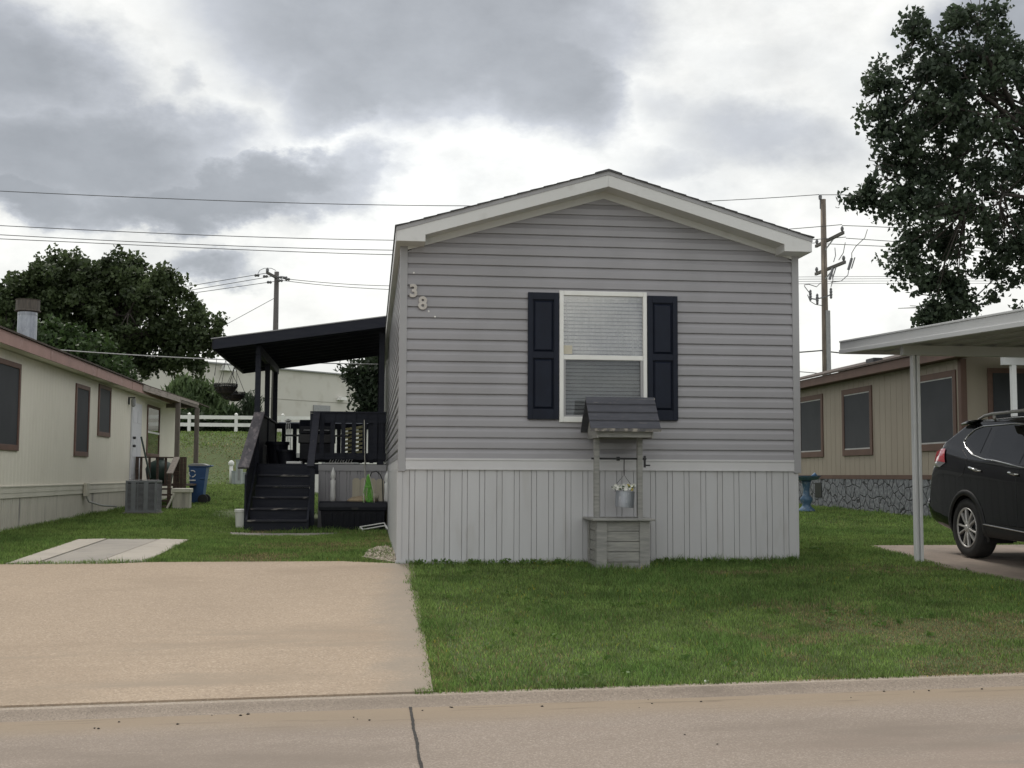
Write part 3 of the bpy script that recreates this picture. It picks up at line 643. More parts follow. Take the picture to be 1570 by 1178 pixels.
# posts
zr = lambda x: 3.44+(x-DX0)/(DX1-DX0)*.50         # underside of the roof
for y in (YD+.05, 11.78, 13.9):
    MB().box(xL-.05, xL+.05, y-.05, y+.05, G(xL, y), zr(xL)-.002).build('post', 'deckwood', deck, bevel=.004)
xr_ = float(atY(585, 600, YD)[0])
for y in (YD+.05, 13.9): MB().box(xr_-.055, xr_+.055, y-.05, y+.05, G(0, y), zr(xr_)-.1).build('post', 'deckwood', deck, bevel=.004)
# shed roof
XE = float(atY(328, 520, 9.25)[0]); ZE = float(atY(328, 520, 9.25)[2]); XT, ZT = -.045, float(atY(593, 486, 9.25)[2])
rz = lambda x: ZE+(ZT-ZE)*(x-XE)/(XT-XE)
b = MB(); b.prism([(XE-.05, 9.2, rz(XE-.05)), (XT+.35, 9.2, rz(XT+.35)), (XT+.35, 9.2, rz(XT+.35)+.018), (XE-.05, 9.2, rz(XE-.05)+.018)], (0, 5.6, 0)); b.build('roofing', 'vinyl_trim', deck)
b = MB(); b.prism([(XE, 9.25, rz(XE)-.022), (XT, 9.25, rz(XT)-.022), (XT, 9.25, rz(XT)-.002), (XE, 9.25, rz(XE)-.002)], (0, 5.5, 0)); b.build('roof_deck', 'deckwood', deck)
b = MB(); b.prism([(XE, 9.21, rz(XE)-.20), (XT, 9.21, rz(XT)-.20), (XT, 9.21, rz(XT)-.003), (XE, 9.21, rz(XE)-.003)], (0, .038, 0)); b.build('roof_fascia', 'deckwood', deck)
b = MB(); b.prism([(XE, 14.712, rz(XE)-.20), (XT, 14.712, rz(XT)-.20), (XT, 14.712, rz(XT)-.003), (XE, 14.712, rz(XE)-.003)], (0, .038, 0)); b.build('roof_fascia', 'deckwood', deck)
MB().box(XE-.03, XE-.001, 9.25, 14.75, rz(XE)-.20, rz(XE)-.004).build('eave_board', 'deckwood', deck)
for i in range(9):
    y = 9.8+.6*i; b = MB(); b.prism([(XE+.01, y, rz(XE)-.16), (XT-.02, y, rz(XT)-.16), (XT-.02, y, rz(XT)-.024), (XE+.01, y, rz(XE)-.024)], (0, .04, 0)); b.build('rafter', 'deckwood', deck)
MB().box(xL-.045, xL+.045, 9.55, 14.3, rz(xL)-.36, rz(xL)-.19).build('roof_beam', 'deckwood', deck)
# front railing on the right of the stairs
rl = float(atY(478, 640, YD)[0])
MB().box(rl-.03, rl+.07, YD-.02, YD+.08, .95, ZD+.98).build('newel_post', 'deckwood', deck, bevel=.004)
b = MB(); b.box(rl+.0705, -.01, YD-.012, YD+.02, ZD+.80, ZD+.99); b.box(rl-.03, -.01, YD-.03, YD+.10, ZD+.9905, ZD+1.02); b.build('top_rail', 'deckwood', deck)
MB().box(rl+.0705, -.01, YD-.012, YD+.02, ZD+.085, ZD+.215).build('bottom_rail', 'deckwood', deck)
x = rl+.16
while x < -.15:
    MB().box(x, x+.082, YD-.035, YD-.0125, ZD+.10, ZD+.97).build('baluster', 'deckwood', deck); x += .205
MB().box(-.36, -.02, YD+.021, YD+.04, ZD+.05, ZD+.95).build('solid_panel', 'deckwood', deck)
# rear railing seen through
b = MB(); b.box(xL+.05, -.05, YB-.05, YB-.01, ZD+.84, ZD+.97); b.build('top_rail', 'deckwood', deck)
MB().box(xL+.05, -.05, YB-.05, YB-.01, ZD+.08, ZD+.18).build('bottom_rail', 'deckwood', deck)
x = xL+.16
while x < -.2:
    MB().box(x, x+.09, YB-.075, YB-.051, ZD+.06, ZD+.93).build('baluster', 'deckwood', deck); x += .25
# solid left side of boards with its cap
b = MB(); y = YD+.1005
while y < 13.8: b.box(xL-.02, xL+.02, y, y+.135, .55, ZD+.95); y += .142
b.build('side_panel', 'deckwood', deck)
MB().box(xL-.06, xL+.06, YD+.0, YB, ZD+.9505, ZD+.985).build('side_cap', 'worn', deck)
# stairs
sx0, sx1 = float(atY(379, 800, 7.95)[0]), float(atY(470, 800, 7.95)[0])
z0s = .015; nst = 6; rise = (ZD-z0s)/nst; run = .27; Y0 = 7.95
for k in range(nst):
    yk = Y0+run*k; zt = z0s+rise*(k+1); ins = .0 if k == 0 else .018*k
    MB().box(sx0+ins, sx1, yk, yk+.03, zt-rise+(-.05 if k == 0 else .0), zt-.036).build('riser', 'deckwood', deck)
    if k < nst-1: MB().box(sx0+ins, sx1, yk-.03, yk+run+.0, zt-.035, zt).build('tread', 'tread', deck, bevel=.006)
for x0 in (sx0-.035, sx1+.001):
    p = [(x0, Y0-.01, -.0+z0s-.06), (x0, YD, z0s-.06), (x0, YD, ZD+.03), (x0, Y0+.04, z0s+rise+.06), (x0, Y0-.01, z0s+rise)]
    MB().prism(p, (.036, 0, 0)).build('stringer', 'deckwood', deck)
p = [(sx0-.036, Y0+.05, z0s+.02), (sx0-.036, YD, z0s+.02), (sx0-.036, YD, ZD+.92), (sx0-.036, Y0+.28, 1.06), (sx0-.036, Y0+.05, 1.02)]
MB().prism(p, (-.03, 0, 0)).build('stair_panel', 'deckwood', deck)
a, c = atY(398, 633, YD-.02), atY(374, 718, 8.18)
MB().beam((a[0], a[1], a[2]), (c[0]-.01, c[1], c[2]), .20, .04).build('handrail', 'worn_cap', deck, bevel=.006)
a, c = atY(486, 633, YD-.06), atY(476, 716, 8.22)
MB().beam(a, c, .13, .045).build('handrail', 'worn', deck, bevel=.006)
MB().box(sx1+.04, sx1+.12, 8.22, 8.30, .1, float(c[2])-.04).build('newel_post', 'deckwood', deck)
# grey skirting under the deck
dx0 = sx1+.125
b = MB(); b.box(dx0, .004, YD-.035, YD-.006, ZD-.13, ZD-.012); b.build('skirting_band', 'vinyl_trim', deck)
skirt(skirt_prof(dx0, .0), lambda s, d: (s, YD-.012+d), lambda x, y: G(x, y)-.03, ZD-.131).build('skirting_panel', 'vinyl', deck)

# things on and under the deck
gx, gy = float(atY(486, 690, 11.2)[0]), 11.2
g = thing('barbecue_grill', (gx, gy, ZD), 'black hooded barbecue grill standing on the porch deck', 'grill')
b = MB(); b.prism([(gx-.36, gy-.24, ZD+.62), (gx-.36, gy+.24, ZD+.62), (gx-.36, gy+.24, ZD+.80), (gx-.36, gy+.12, ZD+.92), (gx-.36, gy-.10, ZD+.92), (gx-.36, gy-.24, ZD+.78)], (.72, 0, 0)); b.build('hood', 'blackplastic', g, bevel=.02)
MB().box(gx-.37, gx+.37, gy-.25, gy+.25, ZD+.44, ZD+.619).build('firebox', 'black', g, bevel=.01)
MB().box(gx-.34, gx+.34, gy-.22, gy+.22, ZD+.10, ZD+.439).build('cabinet', 'blackplastic', g, bevel=.01)
MB().tube([(gx-.26, gy-.25, ZD+.70), (gx-.26, gy-.30, ZD+.70), (gx+.26, gy-.30, ZD+.70), (gx+.26, gy-.25, ZD+.70)], .012).build('handle', 'steel', g)
for s in (-1, 1): MB().box(min(gx+s*.371, gx+s*.66), max(gx+s*.371, gx+s*.66), gy-.22, gy+.22, ZD+.585, ZD+.61).build('side_shelf', 'black', g)
for sx_ in (-.3, .3):
    for sy_ in (-.18, .18): MB().lathe((gx+sx_, gy+sy_, ZD), [(.03, 0), (.05, .03), (.05, .07), (.02, .10)], 10).build('caster', 'tyre', g)
def pot(px, py, Y, r, h, label):
    q = atY(px, py, Y); t = thing('plant_pot', (q[0], Y, ZD), label, 'plant pot', 'dark pots on the deck')
    c = (q[0], Y, ZD)
    MB().lathe(c, [(r*.72, 0), (r*.94, h*.86), (r*1.06, h*.86), (r*1.06, h), (r*.95, h), (r*.9, h*.88)], 24).build('pot', 'blackplastic', t, smooth=False)
    MB().lathe(c, [(r*.89, h*.84), (r*.5, h*.87), (.02, h*.88)], 20).build('potting_soil', 'bark', t)
pot(425, 700, 11.0, .23, .46, 'larger black plant pot standing at the left side of the deck')
pot(437, 706, 10.2, .18, .28, 'smaller black plant pot at the top of the porch stairs')
# white wire plant stand with a finial
q = atY(441, 700, 11.6); t = thing('plant_stand', (q[0], 11.6, ZD), 'slender white metal trellis stand behind the black pots on the deck', 'plant stand')
b = MB()
for dx in (-.05, 0, .05): b.tube([(q[0]+dx*1.8, 11.6, ZD), (q[0]+dx, 11.6, ZD+.45), (q[0]+dx*.8, 11.6, ZD+.85), (q[0]+dx*.2, 11.6, ZD+.90)], .009)
b.build('rods', 'white', t); MB().lathe((q[0], 11.6, ZD+.89), [(.02, 0), (.07, .02), (.05, .05), (.0, .07)], 12).build('finial', 'white', t)
# folding lounge chair seen through the balusters
q = atY(545, 690, 12.4); t = thing('folding_chair', (q[0], 12.4, ZD), 'folded yellow slatted lawn chair leaning behind the porch balusters', 'chair')
b = MB()
for k in range(8): b.beam((q[0]-.25, 12.4+.02*k, ZD+.15+.09*k), (q[0]+.2, 12.4+.02*k, ZD+.22+.09*k), .03, .055)
b.build('slats', mat('yellow_slats', (.42, .38, .15), (.5, .48, .3), rough=.6), t)
b = MB()
for dx in (-.27, .22): b.tube([(q[0]+dx, 12.3, ZD), (q[0]+dx, 12.6, ZD+.95)], .014)
b.build('frame', 'steel', t)
# white wire shelf lying on the deck edge
a = atY(500, 708, 9.75); c = atY(542, 708, 9.75); t = thing('wire_shelf', ((a[0]+c[0])/2, 9.75, ZD), 'white wire shelf lying on the deck edge under the balusters', 'wire shelf')
b = MB(); b.box(a[0], c[0], 9.70, 9.84, ZD+.001, ZD+.03); b.build('base', 'white', t)
b = MB()
for k in range(9):
    x = a[0]+.06+k*.052; b.tube([(x, 9.78, ZD+.03), (x+.05, 9.82, ZD+.13)], .006, 5)
b.build('prongs', 'white', t)
a = atY(440, 708, 10.0); tag(MB().box(a[0]-.0, a[0]+.30, 9.75, 10.1, ZD+.001, ZD+.05).build('door_mat', 'white', base=(a[0]+.15, 9.9, ZD), bevel=.01), 'pale folded mat lying at the top of the porch stairs', 'mat')

# storage box, pickets, hook, hoses
bx0, bx1 = float(atY(491, 800, 8.75)[0]), float(atY(591, 800, 8.75)[0]); by0, by1 = 8.42, 9.0; gz0 = G(-.6, 8.8)
t = thing('storage_box', ((bx0+bx1)/2, 8.8, gz0), 'long black plastic deck storage box on the grass below the porch', 'storage box')
zt = float(atY(540, 769, 8.6)[2]); zl = float(atY(540, 783, 8.6)[2])
b = MB(); zb = gz0-.02
b.add([(bx0+.05, by0+.03, zb), (bx1-.04, by0+.03, zb), (bx1-.04, by1-.03, zb), (bx0+.05, by1-.03, zb), (bx0+.015, by0, zl), (bx1-.015, by0, zl), (bx1-.015, by1, zl), (bx0+.015, by1, zl)],
      [(0, 3, 2, 1), (4, 5, 6, 7), (0, 1, 5, 4), (1, 2, 6, 5), (2, 3, 7, 6), (3, 0, 4, 7)])
for k in range(11):
    x = bx0+.11+k*(bx1-bx0-.2)/10; b.beam((x, by0+.022, zb+.03), (x, by0-.004, zl-.04), .05, .016, up=(0, 1, 0))
b.build('tub', 'blackplastic', t, bevel=.008)
b = MB(); n = 14
pr = [(by0-.025, zl+.001), (by0-.03, zl+.075), (by0+.01, zt-.02), (by0+.12, zt), (by1-.12, zt), (by1-.01, zt-.02), (by1+.02, zl+.075), (by1+.02, zl+.001)]
b.prism([(bx0-.02, y, z) for y, z in pr], (bx1-bx0+.04, 0, 0)); b.build('lid', 'blackplastic', t, bevel=.012)
MB().box((bx0+bx1)/2-.02, (bx0+bx1)/2+.10, by0-.042, by0-.03, zl+.02, zl+.06).build('latch', 'black', t, bevel=.004)
q = atY(556, 768, 8.8); tag(MB().lathe((q[0], 8.82, zt), [(.30, .0), (.27, .04), (.2, .075), (.1, .095), (.0, .10)], 18).build('cushion', 'burlap', base=(q[0], 8.82, zt), smooth=True), 'tan cloth heap lying on the lid of the black storage box', 'cloth')
q = atY(575, 760, 8.75); tag(MB().lathe((q[0], 8.75, zt), [(.0, 0), (.06, .02), (.075, .07), (.06, .12), (.0, .15)], 16).build('ball', 'picket', base=(q[0], 8.75, zt), smooth=True), 'pale round ball resting on the black storage box', 'ball')
def turned(px, py_top, Y, label):
    q = atY(px, py_top, Y); z0 = G(q[0], Y)-.02; h = q[2]-z0; c = (q[0], Y, z0)
    t = thing('turned_post', (q[0], Y, z0), label, 'wooden post', 'turned white posts under the deck')
    MB().box(q[0]-.05, q[0]+.05, Y-.05, Y+.05, z0, z0+h*.42).build('square_base', 'picket', t, bevel=.006)
    MB().lathe((c[0], c[1], z0+h*.42), [(.05, 0), (.035, h*.03), (.05, h*.05), (.055, h*.12), (.045, h*.26), (.052, h*.36), (.03, h*.38), (.05, h*.41), (.045, h*.48), (.0, h*.58)], 16).build('turned_top', 'white', t, smooth=True)
turned(511, 716, 9.3, 'turned white post standing behind the left end of the black storage box')
turned(593.5, 722, 9.0, 'turned white post standing in the corner by the grey home wall')
px0, px1 = float(atY(540, 760, 9.45)[0]), float(atY(592, 760, 9.45)[0]); pz = float(atY(560, 733, 9.45)[2]); t = thing('picket_panel', ((px0+px1)/2, 9.45, G(-.4, 9.45)), 'beige picket fence panel leaning on the deck skirting', 'fence panel')
k = 0; x = px0
while x < px1-.05:
    z = pz+rng.normal(0, .008); MB().prism([(x, 9.44, .14), (x+.145, 9.44, .14), (x+.145, 9.44, z-.04), (x+.11, 9.44, z), (x+.035, 9.44, z), (x, 9.44, z-.04)], (0, .02, 0)).build('picket', 'picket', t); x += .152
MB().box(px0, px1, 9.461, 9.49, .5, .58).build('back_rail', 'picket', t)
q0, q1, q2, q3 = atY(587.5, 772, 8.5), atY(586, 735, 8.5), atY(577, 722.5, 8.5), atY(567.5, 730, 8.5); zg = G(0, 8.5)
t = MB().tube([(q0[0], 8.5, zg), q0, q1, (q1[0]-.04, 8.5, q1[2]+.09), q2, (q3[0]+.03, 8.5, q3[2]+.07), q3, (q3[0]-.01, 8.5, q3[2]-.05)], .010, 7).build('shepherd_hook', 'black', base=(q0[0], 8.5, zg), smooth=True); tag(t, 'thin black shepherd hook stuck in the ground beside the storage box', 'garden hook')
q = atY(565, 727, 8.48); b = MB(); L0 = float(atY(565, 783, 8.48)[2])
for k in range(7):
    dx = rng.normal(0, .020); wd = .015+.045*rng.random(); zt_ = q[2]-.03*rng.random(); zb_k = L0+.16*rng.random()+.0; ph = rng.random()*6
    pts = [(q[0]+dx*(1.2-(math.cos(t_)+1)/2)+wd*math.sin(t_)*(1.3-(math.cos(t_)+1)*.45)+.006*math.sin(5*t_+ph), 8.48+rng.normal(0, .008), (zt_+zb_k)/2+(zt_-zb_k)/2*math.cos(t_)) for t_ in np.linspace(0, 2*math.pi, 22)]
    b.tube(pts, .0075, 5)
b.tube([(q[0]-.05, 8.47, q[2]-.24), (q[0]+.05, 8.46, q[2]-.25)], .011, 5)
tag(b.build('extension_cord', 'lime', base=(q[0], 8.48, q[2]), smooth=True), 'bright lime green cord hanging in a coiled bundle over the storage box', 'cord')
b = MB(); pts = [atY(x_, y_, 8.46) for x_, y_ in ((558, 640), (558.5, 680), (559, 715), (559.5, 735), (557, 757), (558, 770), (563, 777), (570, 779), (574, 774), (573.5, 763), (572, 750), (568, 735), (566, 727))]
for p_ in pts[:4]: p_[1] = 9.5
tag(b.tube(pts, .008, 5).build('rope', 'rope', base=pts[0], smooth=True), 'thin pale rope hanging from the porch rail in front of the balusters', 'rope')
# white folded rack on the grass
A, B_, C_, D_ = atY(552, 808, 8.2), atY(589, 802, 8.3), atY(557, 812, 8.0), atY(591, 806, 8.1)
t = thing('folding_rack', (A[0], 8.1, G(-.5, 8.1)), 'white folded metal rack lying in the grass before the storage box', 'rack')
b = MB(); zg = G(-.4, 8.1)
b.tube([A, B_], .012); b.tube([C_, D_], .012); b.tube([A, C_], .012); b.tube([B_, D_], .012); b.tube([(A[0], 8.2, A[2]-.05), (B_[0]-.02, 8.3, B_[2]-.06)], .008); b.build('bars', 'white', t)
a2 = atY(559, 818, 7.9); MB().beam((C_[0]-.06, 8.05, C_[2]+.02), (a2[0], 7.95, a2[2]), .045, .03).build('foot', 'white', t)
a2 = atY(594, 812, 8.0); MB().beam(D_, (a2[0], 8.0, a2[2]), .03, .025).build('foot', 'white', t)
# white bucket beside the stairs
q = atY(371, 803, 8.75); r_ = .135; t = thing('bucket', (q[0], 8.75, G(q[0], 8.75)), 'white plastic bucket standing in the grass left of the dark stairs', 'bucket')
MB().lathe((q[0], 8.75, G(q[0], 8.75)), [(r_*.82, 0), (r_*.97, .30), (r_*.97, .305)], 24).build('pail', 'white', t, smooth=False)
MB().lathe((q[0], 8.75, G(q[0], 8.75)), [(r_*1.0, .306), (r_*1.06, .31), (r_*1.06, .355), (r_*.98, .362), (.0, .362)], 24).build('lid', 'white', t)
# hanging baskets under the porch eave
def basket(px, py_top, py_rim, py_bot, rpx, Y, anchor, label):
    q = atY(px, py_rim, Y); k = (Y-CAM[1])/F; r = rpx*k; h = (py_bot-py_rim)*k
    t = thing('hanging_basket', (q[0], Y, q[2]), label, 'hanging basket', 'wire flower baskets hanging from the porch eave'); c = q
    b = MB()
    for z, rr in ((0, 1.0), (-.06, .99), (-.02, 1.0), (-.30*h, .93), (-.6*h, .82)):
        b.tube([(c[0]+rr*r*math.cos(a), Y+rr*r*math.sin(a), c[2]+z) for a in np.linspace(0, 2*math.pi, 25)], .007, 5)
    for a in np.linspace(0, 2*math.pi, 17)[:-1]:
        b.tube([(c[0]+rr*r*math.cos(a), Y+rr*r*math.sin(a), c[2]+z) for z, rr in ((0, 1), (-.3*h, .93), (-.7*h, .75), (-h, .35))], .007, 5)
    b.tube([(c[0]+r*math.cos(a), Y+r*math.sin(a), c[2]+(-.0 if i % 2 else -.058)) for i, a in enumerate(np.linspace(0, 2*math.pi, 49))], .005, 5)
    b.build('wire_frame', 'black', t)
    MB().lathe((c[0], Y, c[2]), [(r*.88, -.34*h), (r*.83, -.55*h), (r*.66, -.85*h), (r*.3, -1.02*h), (.01, -1.03*h)], 18).build('liner', 'bark', t)
    n = 240; b = MB()
    for i in range(n):
        a = rng.random()*6.28; rr = r*math.sqrt(rng.random())*.95; z = c[2]-.30*h-.4*h*rng.random()*(rr/r) ; x_, y_ = c[0]+rr*math.cos(a), Y+rr*math.sin(a); s = .03
        d = rng.normal(0, 1, 3); d /= np.linalg.norm(d); e_ = np.cross(d, (0, 0, 1)); p = np.array((x_, y_, z-.0)); b.quad(p-d*s, p-e_*s*.5, p+d*s, p+e_*s*.5)
    b.build('dry_plants', 'bark', t)
    b = MB(); top = anchor
    for a in (0.3, 2.4, 4.5): b.tube([(c[0]+r*math.cos(a), Y+r*math.sin(a), c[2]), top], .005, 4)
    b.tube([top, (top[0], top[1], rz(max(XE, top[0]))-.16)], .005, 4)
    b.build('chains', 'black', t)
for (px, pr_, pb_, rp, Y, pt, ppy, lab) in ((346, 589, 605, 17.5, 10.6, 346, 553, 'nearest wire basket with dry plants hanging from the porch eave'), (360, 602, 615, 15, 12.0, 359, 561, 'wire basket hanging just behind and right of the nearest one at the porch eave'), (351, 600, 613, 12, 13.0, 349.5, 557, 'small wire basket hanging furthest back below the porch eave, behind the other two')):
    a = atY(pt, ppy, Y); a[0] = max(a[0], XE+.02); basket(px, 0, pr_, pb_, rp, Y, a, lab)
def chime():
    a = atY(331, 545, 9.6); c = atY(329, 576, 9.6)
    tag(MB().tube([(a[0]+.03, 9.6, rz(XE)-.19), (a[0]+.02, 9.6, a[2]-.05), (c[0]+.01, 9.6, c[2]+.1), c], [.004, .004, .006, .009], 5).build('wind_chime', 'black', base=a), 'thin dark wind chime hanging at the front corner of the porch eave', 'wind chime')
chime()

# ------------------------------------------------------------------ wishing well
YW = -.62
wl, wr = float(atY(915, 800, YW)[0]), float(atY(996, 800, YW)[0])
wz = lambda py: float(atY(955, py, YW)[2])
wg = G((wl+wr)/2, YW)-.02; wtop = wz(799); DW = .56
well = thing('wishing_well', ((wl+wr)/2, YW+DW/2, wg), 'weathered grey wooden wishing well with shingled roof in front of the window', 'wishing well')
nb = 5; hz = (wtop-wg)/nb
b = MB()
for k in range(nb):
    a0, a1 = wg+hz*k+.003, wg+hz*(k+1)-.006
    b.box(wl+.02, wr-.02, YW+.012, YW+.03, a0, a1); b.box(wl+.012, wl+.03, YW+.031, YW+DW-.02, a0, a1); b.box(wr-.03, wr-.012, YW+.031, YW+DW-.02, a0, a1); b.box(wl+.031, wr-.031, YW+DW-.03, YW+DW-.012, a0, a1)
b.box(wl+.04, wr-.04, YW+.04, YW+DW-.04, wg, wg+.35)
b.build('plank_sides', 'wellplank', well)
for x0, x1 in ((wl, wl+.115), (wr-.115, wr)):
    for y0, y1 in ((YW-.008, YW+.0115), (YW+DW-.0115, YW+DW+.008)):
        MB().box(x0, x1, y0, y1, wg-.03, wtop-.002).build('corner_board', 'wellwood', well, bevel=.003)
for x0, x1 in ((wl-.004, wl+.0115), (wr-.0115, wr+.004)):
    for y0, y1 in ((YW+.012, YW+.075), (YW+DW-.075, YW+DW-.012)):
        MB().box(x0, x1, y0, y1, wg-.03, wtop-.002).build('corner_board', 'wellwood', well, bevel=.003)
ov = .055; ri = .10
for (x0, x1, y0, y1) in ((wl-ov, wr+ov, YW-ov, YW-ov+ri+.03), (wl-ov, wr+ov, YW+DW+ov-ri-.03, YW+DW+ov), (wl-ov, wl-ov+ri+.03, YW-ov+ri+.031, YW+DW+ov-ri-.031), (wr+ov-ri-.03, wr+ov, YW-ov+ri+.031, YW+DW+ov-ri-.031)):
    MB().box(x0, x1, y0, y1, wtop, wtop+.028).build('rim_board', 'wellwood', well, bevel=.008)
YP = YW+DW/2
pxl, pxr = float(atY(914.5, 700, YP)[0]), float(atY(980.5, 700, YP)[0])
zbeam = float(atY(955, 672, YW+.1)[2]); zrid = float(atY(948, 611, YP)[2]); zeav = float(atY(955, 661, YW+.02)[2])
for x in (pxl, pxr):
    MB().box(x-.030, x+.030, YP-.035, YP+.035, wg+.2, zrid-.10).build('post', 'wellwood', well, bevel=.004)
# roof
rx0, rx1 = float(atY(898.5, 611, YP)[0]), float(atY(1001, 611, YP)[0])
ex0, ex1 = float(atY(908, 662, YW-.02)[0]), float(atY(1015, 661, YW-.02)[0])
x0, x1 = (rx0+ex0)/2-.012, (rx1+ex1)/2+.0
for s in (-1, 1):
    ye = YP+s*(DW/2+.03); nb_ = 4
    for k in range(nb_):
        a, c = k/nb_, (k+1)/nb_
        ya, za = ye+(YP-ye)*a, zeav+(zrid-zeav)*a; yb, zb2 = ye+(YP-ye)*c, zeav+(zrid-zeav)*c; j = rng.normal(0, .004)
        sk0, sk1 = 0, 0
        MB().prism([(x0+j, ya, za), (x0+j, yb, zb2), (x0+j, yb+s*.002, zb2+.014), (x0+j, ya-0+s*.010, za+.030)], (x1-x0, 0, 0)).build('roof_board', 'wellroof' if k else 'wellroof', well)
    MB().prism([(x0-.002, ye+s*.011, zeav-.006), (x0-.002, ye+s*.014, zeav+.026), (x0-.002, ye+s*.0185, zeav+.026), (x0-.002, ye+s*.0165, zeav-.008)], (x1-x0+.004, 0, 0)).build('roof_edge', 'welledge', well)
b = MB(); b.prism([(x0-.002, YP-.03, zrid-.012), (x0-.002, YP, zrid+.010), (x0-.002, YP+.03, zrid-.012), (x0-.002, YP, zrid-.02)], (x1-x0+.004, 0, 0)); b.build('ridge_board', 'welledge', well)
for x in (x0+.075, x1-.10):
    b = MB(); b.prism([(x, YP-DW/2-.0, zbeam), (x, YP+DW/2, zbeam), (x, YP+DW/2, zeav+.02), (x, YP, zrid-.03), (x, YP-DW/2, zeav+.02)], (.022, 0, 0)); b.build('gable_board', 'wellwood', well)
for y in (YP-DW/2+.01, YP+DW/2-.03):
    MB().box(x0+.098, x1-.101, y, y+.02, zbeam+.006, zeav+.018).build('roof_beam', 'wellwood', well, bevel=.003)
    MB().box(x0+.0, x0+.0, y, y, 0, 0) if False else None
za = float(atY(950, 703.5, YP)[2])
MB().lathe((pxl-.06, YP, za), [(.011, 0), (.011, pxr-pxl+.14)], 12, 'x').build('axle', 'black', well, smooth=True)
MB().lathe(((pxl+pxr)/2-.0, YP, za), [(.011, -.02), (.023, -.018), (.023, .018), (.011, .02)], 12, 'x').build('spool', 'black', well)
b = MB(); xc = pxr+.05; b.box(xc, xc+.022, YP-.015, YP+.015, za-.10, za+.035); b.tube([(xc+.02, YP, za-.075), (xc+.075, YP, za-.075)], .009, 8); b.build('crank', 'black', well, bevel=.003)
# hanging flower bucket
q = atY(957, 778, YP); kx = (YP-CAM[1])/F; fb = thing('flower_bucket', (q[0], YP, q[2]), 'small galvanised bucket of pale flowers hanging in the wishing well', 'flower bucket')
r0 = 14.5*kx; hb = 25*kx; c = (q[0], YP, q[2])
bk = MB(); bk.lathe(c, [(r0*.96, 0), (r0*.97, .006), (r0, hb*.3), (r0*1.01, hb*.97), (r0*1.06, hb*.98), (r0*1.06, hb), (r0*.97, hb), (r0*.95, hb*.8)], 28)
V = np.array(bk.v)-c; a_ = math.radians(4); V = np.c_[V[:, 0]*math.cos(a_)+V[:, 2]*math.sin(a_), V[:, 1], -V[:, 0]*math.sin(a_)+V[:, 2]*math.cos(a_)]; bk.v = [tuple(p+np.array(c)) for p in V]
bk.build('pail', 'galv', fb, smooth=False)
b = MB(); b.tube([(c[0]-r0, YP, c[2]+hb*.95), (c[0]-r0*.75, YP, c[2]+hb*1.5), (c[0], YP, c[2]+hb*2.0), (c[0]+r0*.75, YP, c[2]+hb*1.4), (c[0]+r0, YP, c[2]+hb*.9)], .003, 5)
pp = [(c[0]+.001*math.sin(i), YP, za-(za-c[2]-hb*2.0)*i/8) for i in range(9)]; b.tube(pp, .006, 6); b.build('rope', 'black', fb)
bl, bp_, by_ = MB(), MB(), MB()
for i in range(90):
    a = rng.random()*6.28; rr = r0*1.25*math.sqrt(rng.random()); p = np.array((c[0]+rr*math.cos(a), YP+rr*math.sin(a), c[2]+hb+.01+.05*rng.random()))
    if i < 46:
        d = rng.normal(0, 1, 3); d /= np.linalg.norm(d); e_ = np.cross(d, rng.normal(0, 1, 3)); e_ /= np.linalg.norm(e_); bl.quad(p-d*.022, p-e_*.010, p+d*.022, p+e_*.010)
    else:
        tgt = by_ if (p[0] > c[0]+.03 and rng.random() < .5) else bp_
        for k in range(5):
            t = k*1.256+i; d = np.array((math.cos(t), -.5, math.sin(t)))*.021; e_ = np.array((-math.sin(t), 0, math.cos(t)))*.009; p2 = p+np.array((0, 0, .012)); tgt.quad(p2, p2+d*.6-e_, p2+d, p2+d*.6+e_)
for nm_, q_, m_ in (('leaves', bl, 'leafg'), ('white_flowers', bp_, 'petal_w'), ('yellow_flowers', by_, 'petal_y')): tag(q_.build(nm_, m_, fb), kind='stuff')

# ------------------------------------------------------------------ neighbour on the left: cream mobile home
HX = -6.2; HY0, HY1 = -2.5, 23.3; WT = 3.02; HW = 4.3
lh = thing('mobile_home', (HX-HW/2, HY0, 0), 'cream mobile home with faded rose fascia and narrow dark windows, at the left edge', 'mobile home')
b = MB(); y = HY0; pitch = .203
pts = []
while y < HY1:
    e_ = min(y+pitch, HY1); pts += [(0, y+.006), (0, e_-.006), (-.008, e_-.003), (-.008, min(e_+.003, HY1))]; y += pitch
for i in range(len(pts)-1):
    b.quad((HX+pts[i][0], pts[i][1], .80), (HX+pts[i+1][0], pts[i+1][1], .80), (HX+pts[i+1][0], pts[i+1][1], WT), (HX+pts[i][0], pts[i][1], WT))
b.build('side_wall', 'cream', lh)
b = MB(); b.box(HX-HW, HX-.03, HY0, HY1, .1, WT); b.prism([(HX-HW, HY0, WT), (HX-.03, HY0, WT), (HX-HW/2, HY0, WT+.75)], (0, HY1-HY0, 0)); b.build('end_walls', 'cream', lh)
MB().box(HX-.0, HX+.022, HY0, HY1, .70, .80).box(HX, HX+.034, HY0, HY1, .7985, .818).build('trim_band', 'creamtrim', lh)
MB().box(HX, HX+.016, HY0, HY1, .618, .699).build('lower_band', 'creamtrim', lh)
b = MB(); y = HY0; pts = []
while y < HY1:
    e_ = min(y+.10, HY1); pts += [(0, y+.02), (0, e_-.02), (-.02, e_-.012), (-.02, min(e_+.012, HY1))]; y += .10
for i in range(len(pts)-1):
    a, c = pts[i], pts[i+1]; b.quad((HX+a[0], a[1], G(HX, a[1])-.05), (HX+c[0], c[1], G(HX, c[1])-.05), (HX+c[0], c[1], .62), (HX+a[0], a[1], .62))
b.build('skirting', 'creamskirt', lh)
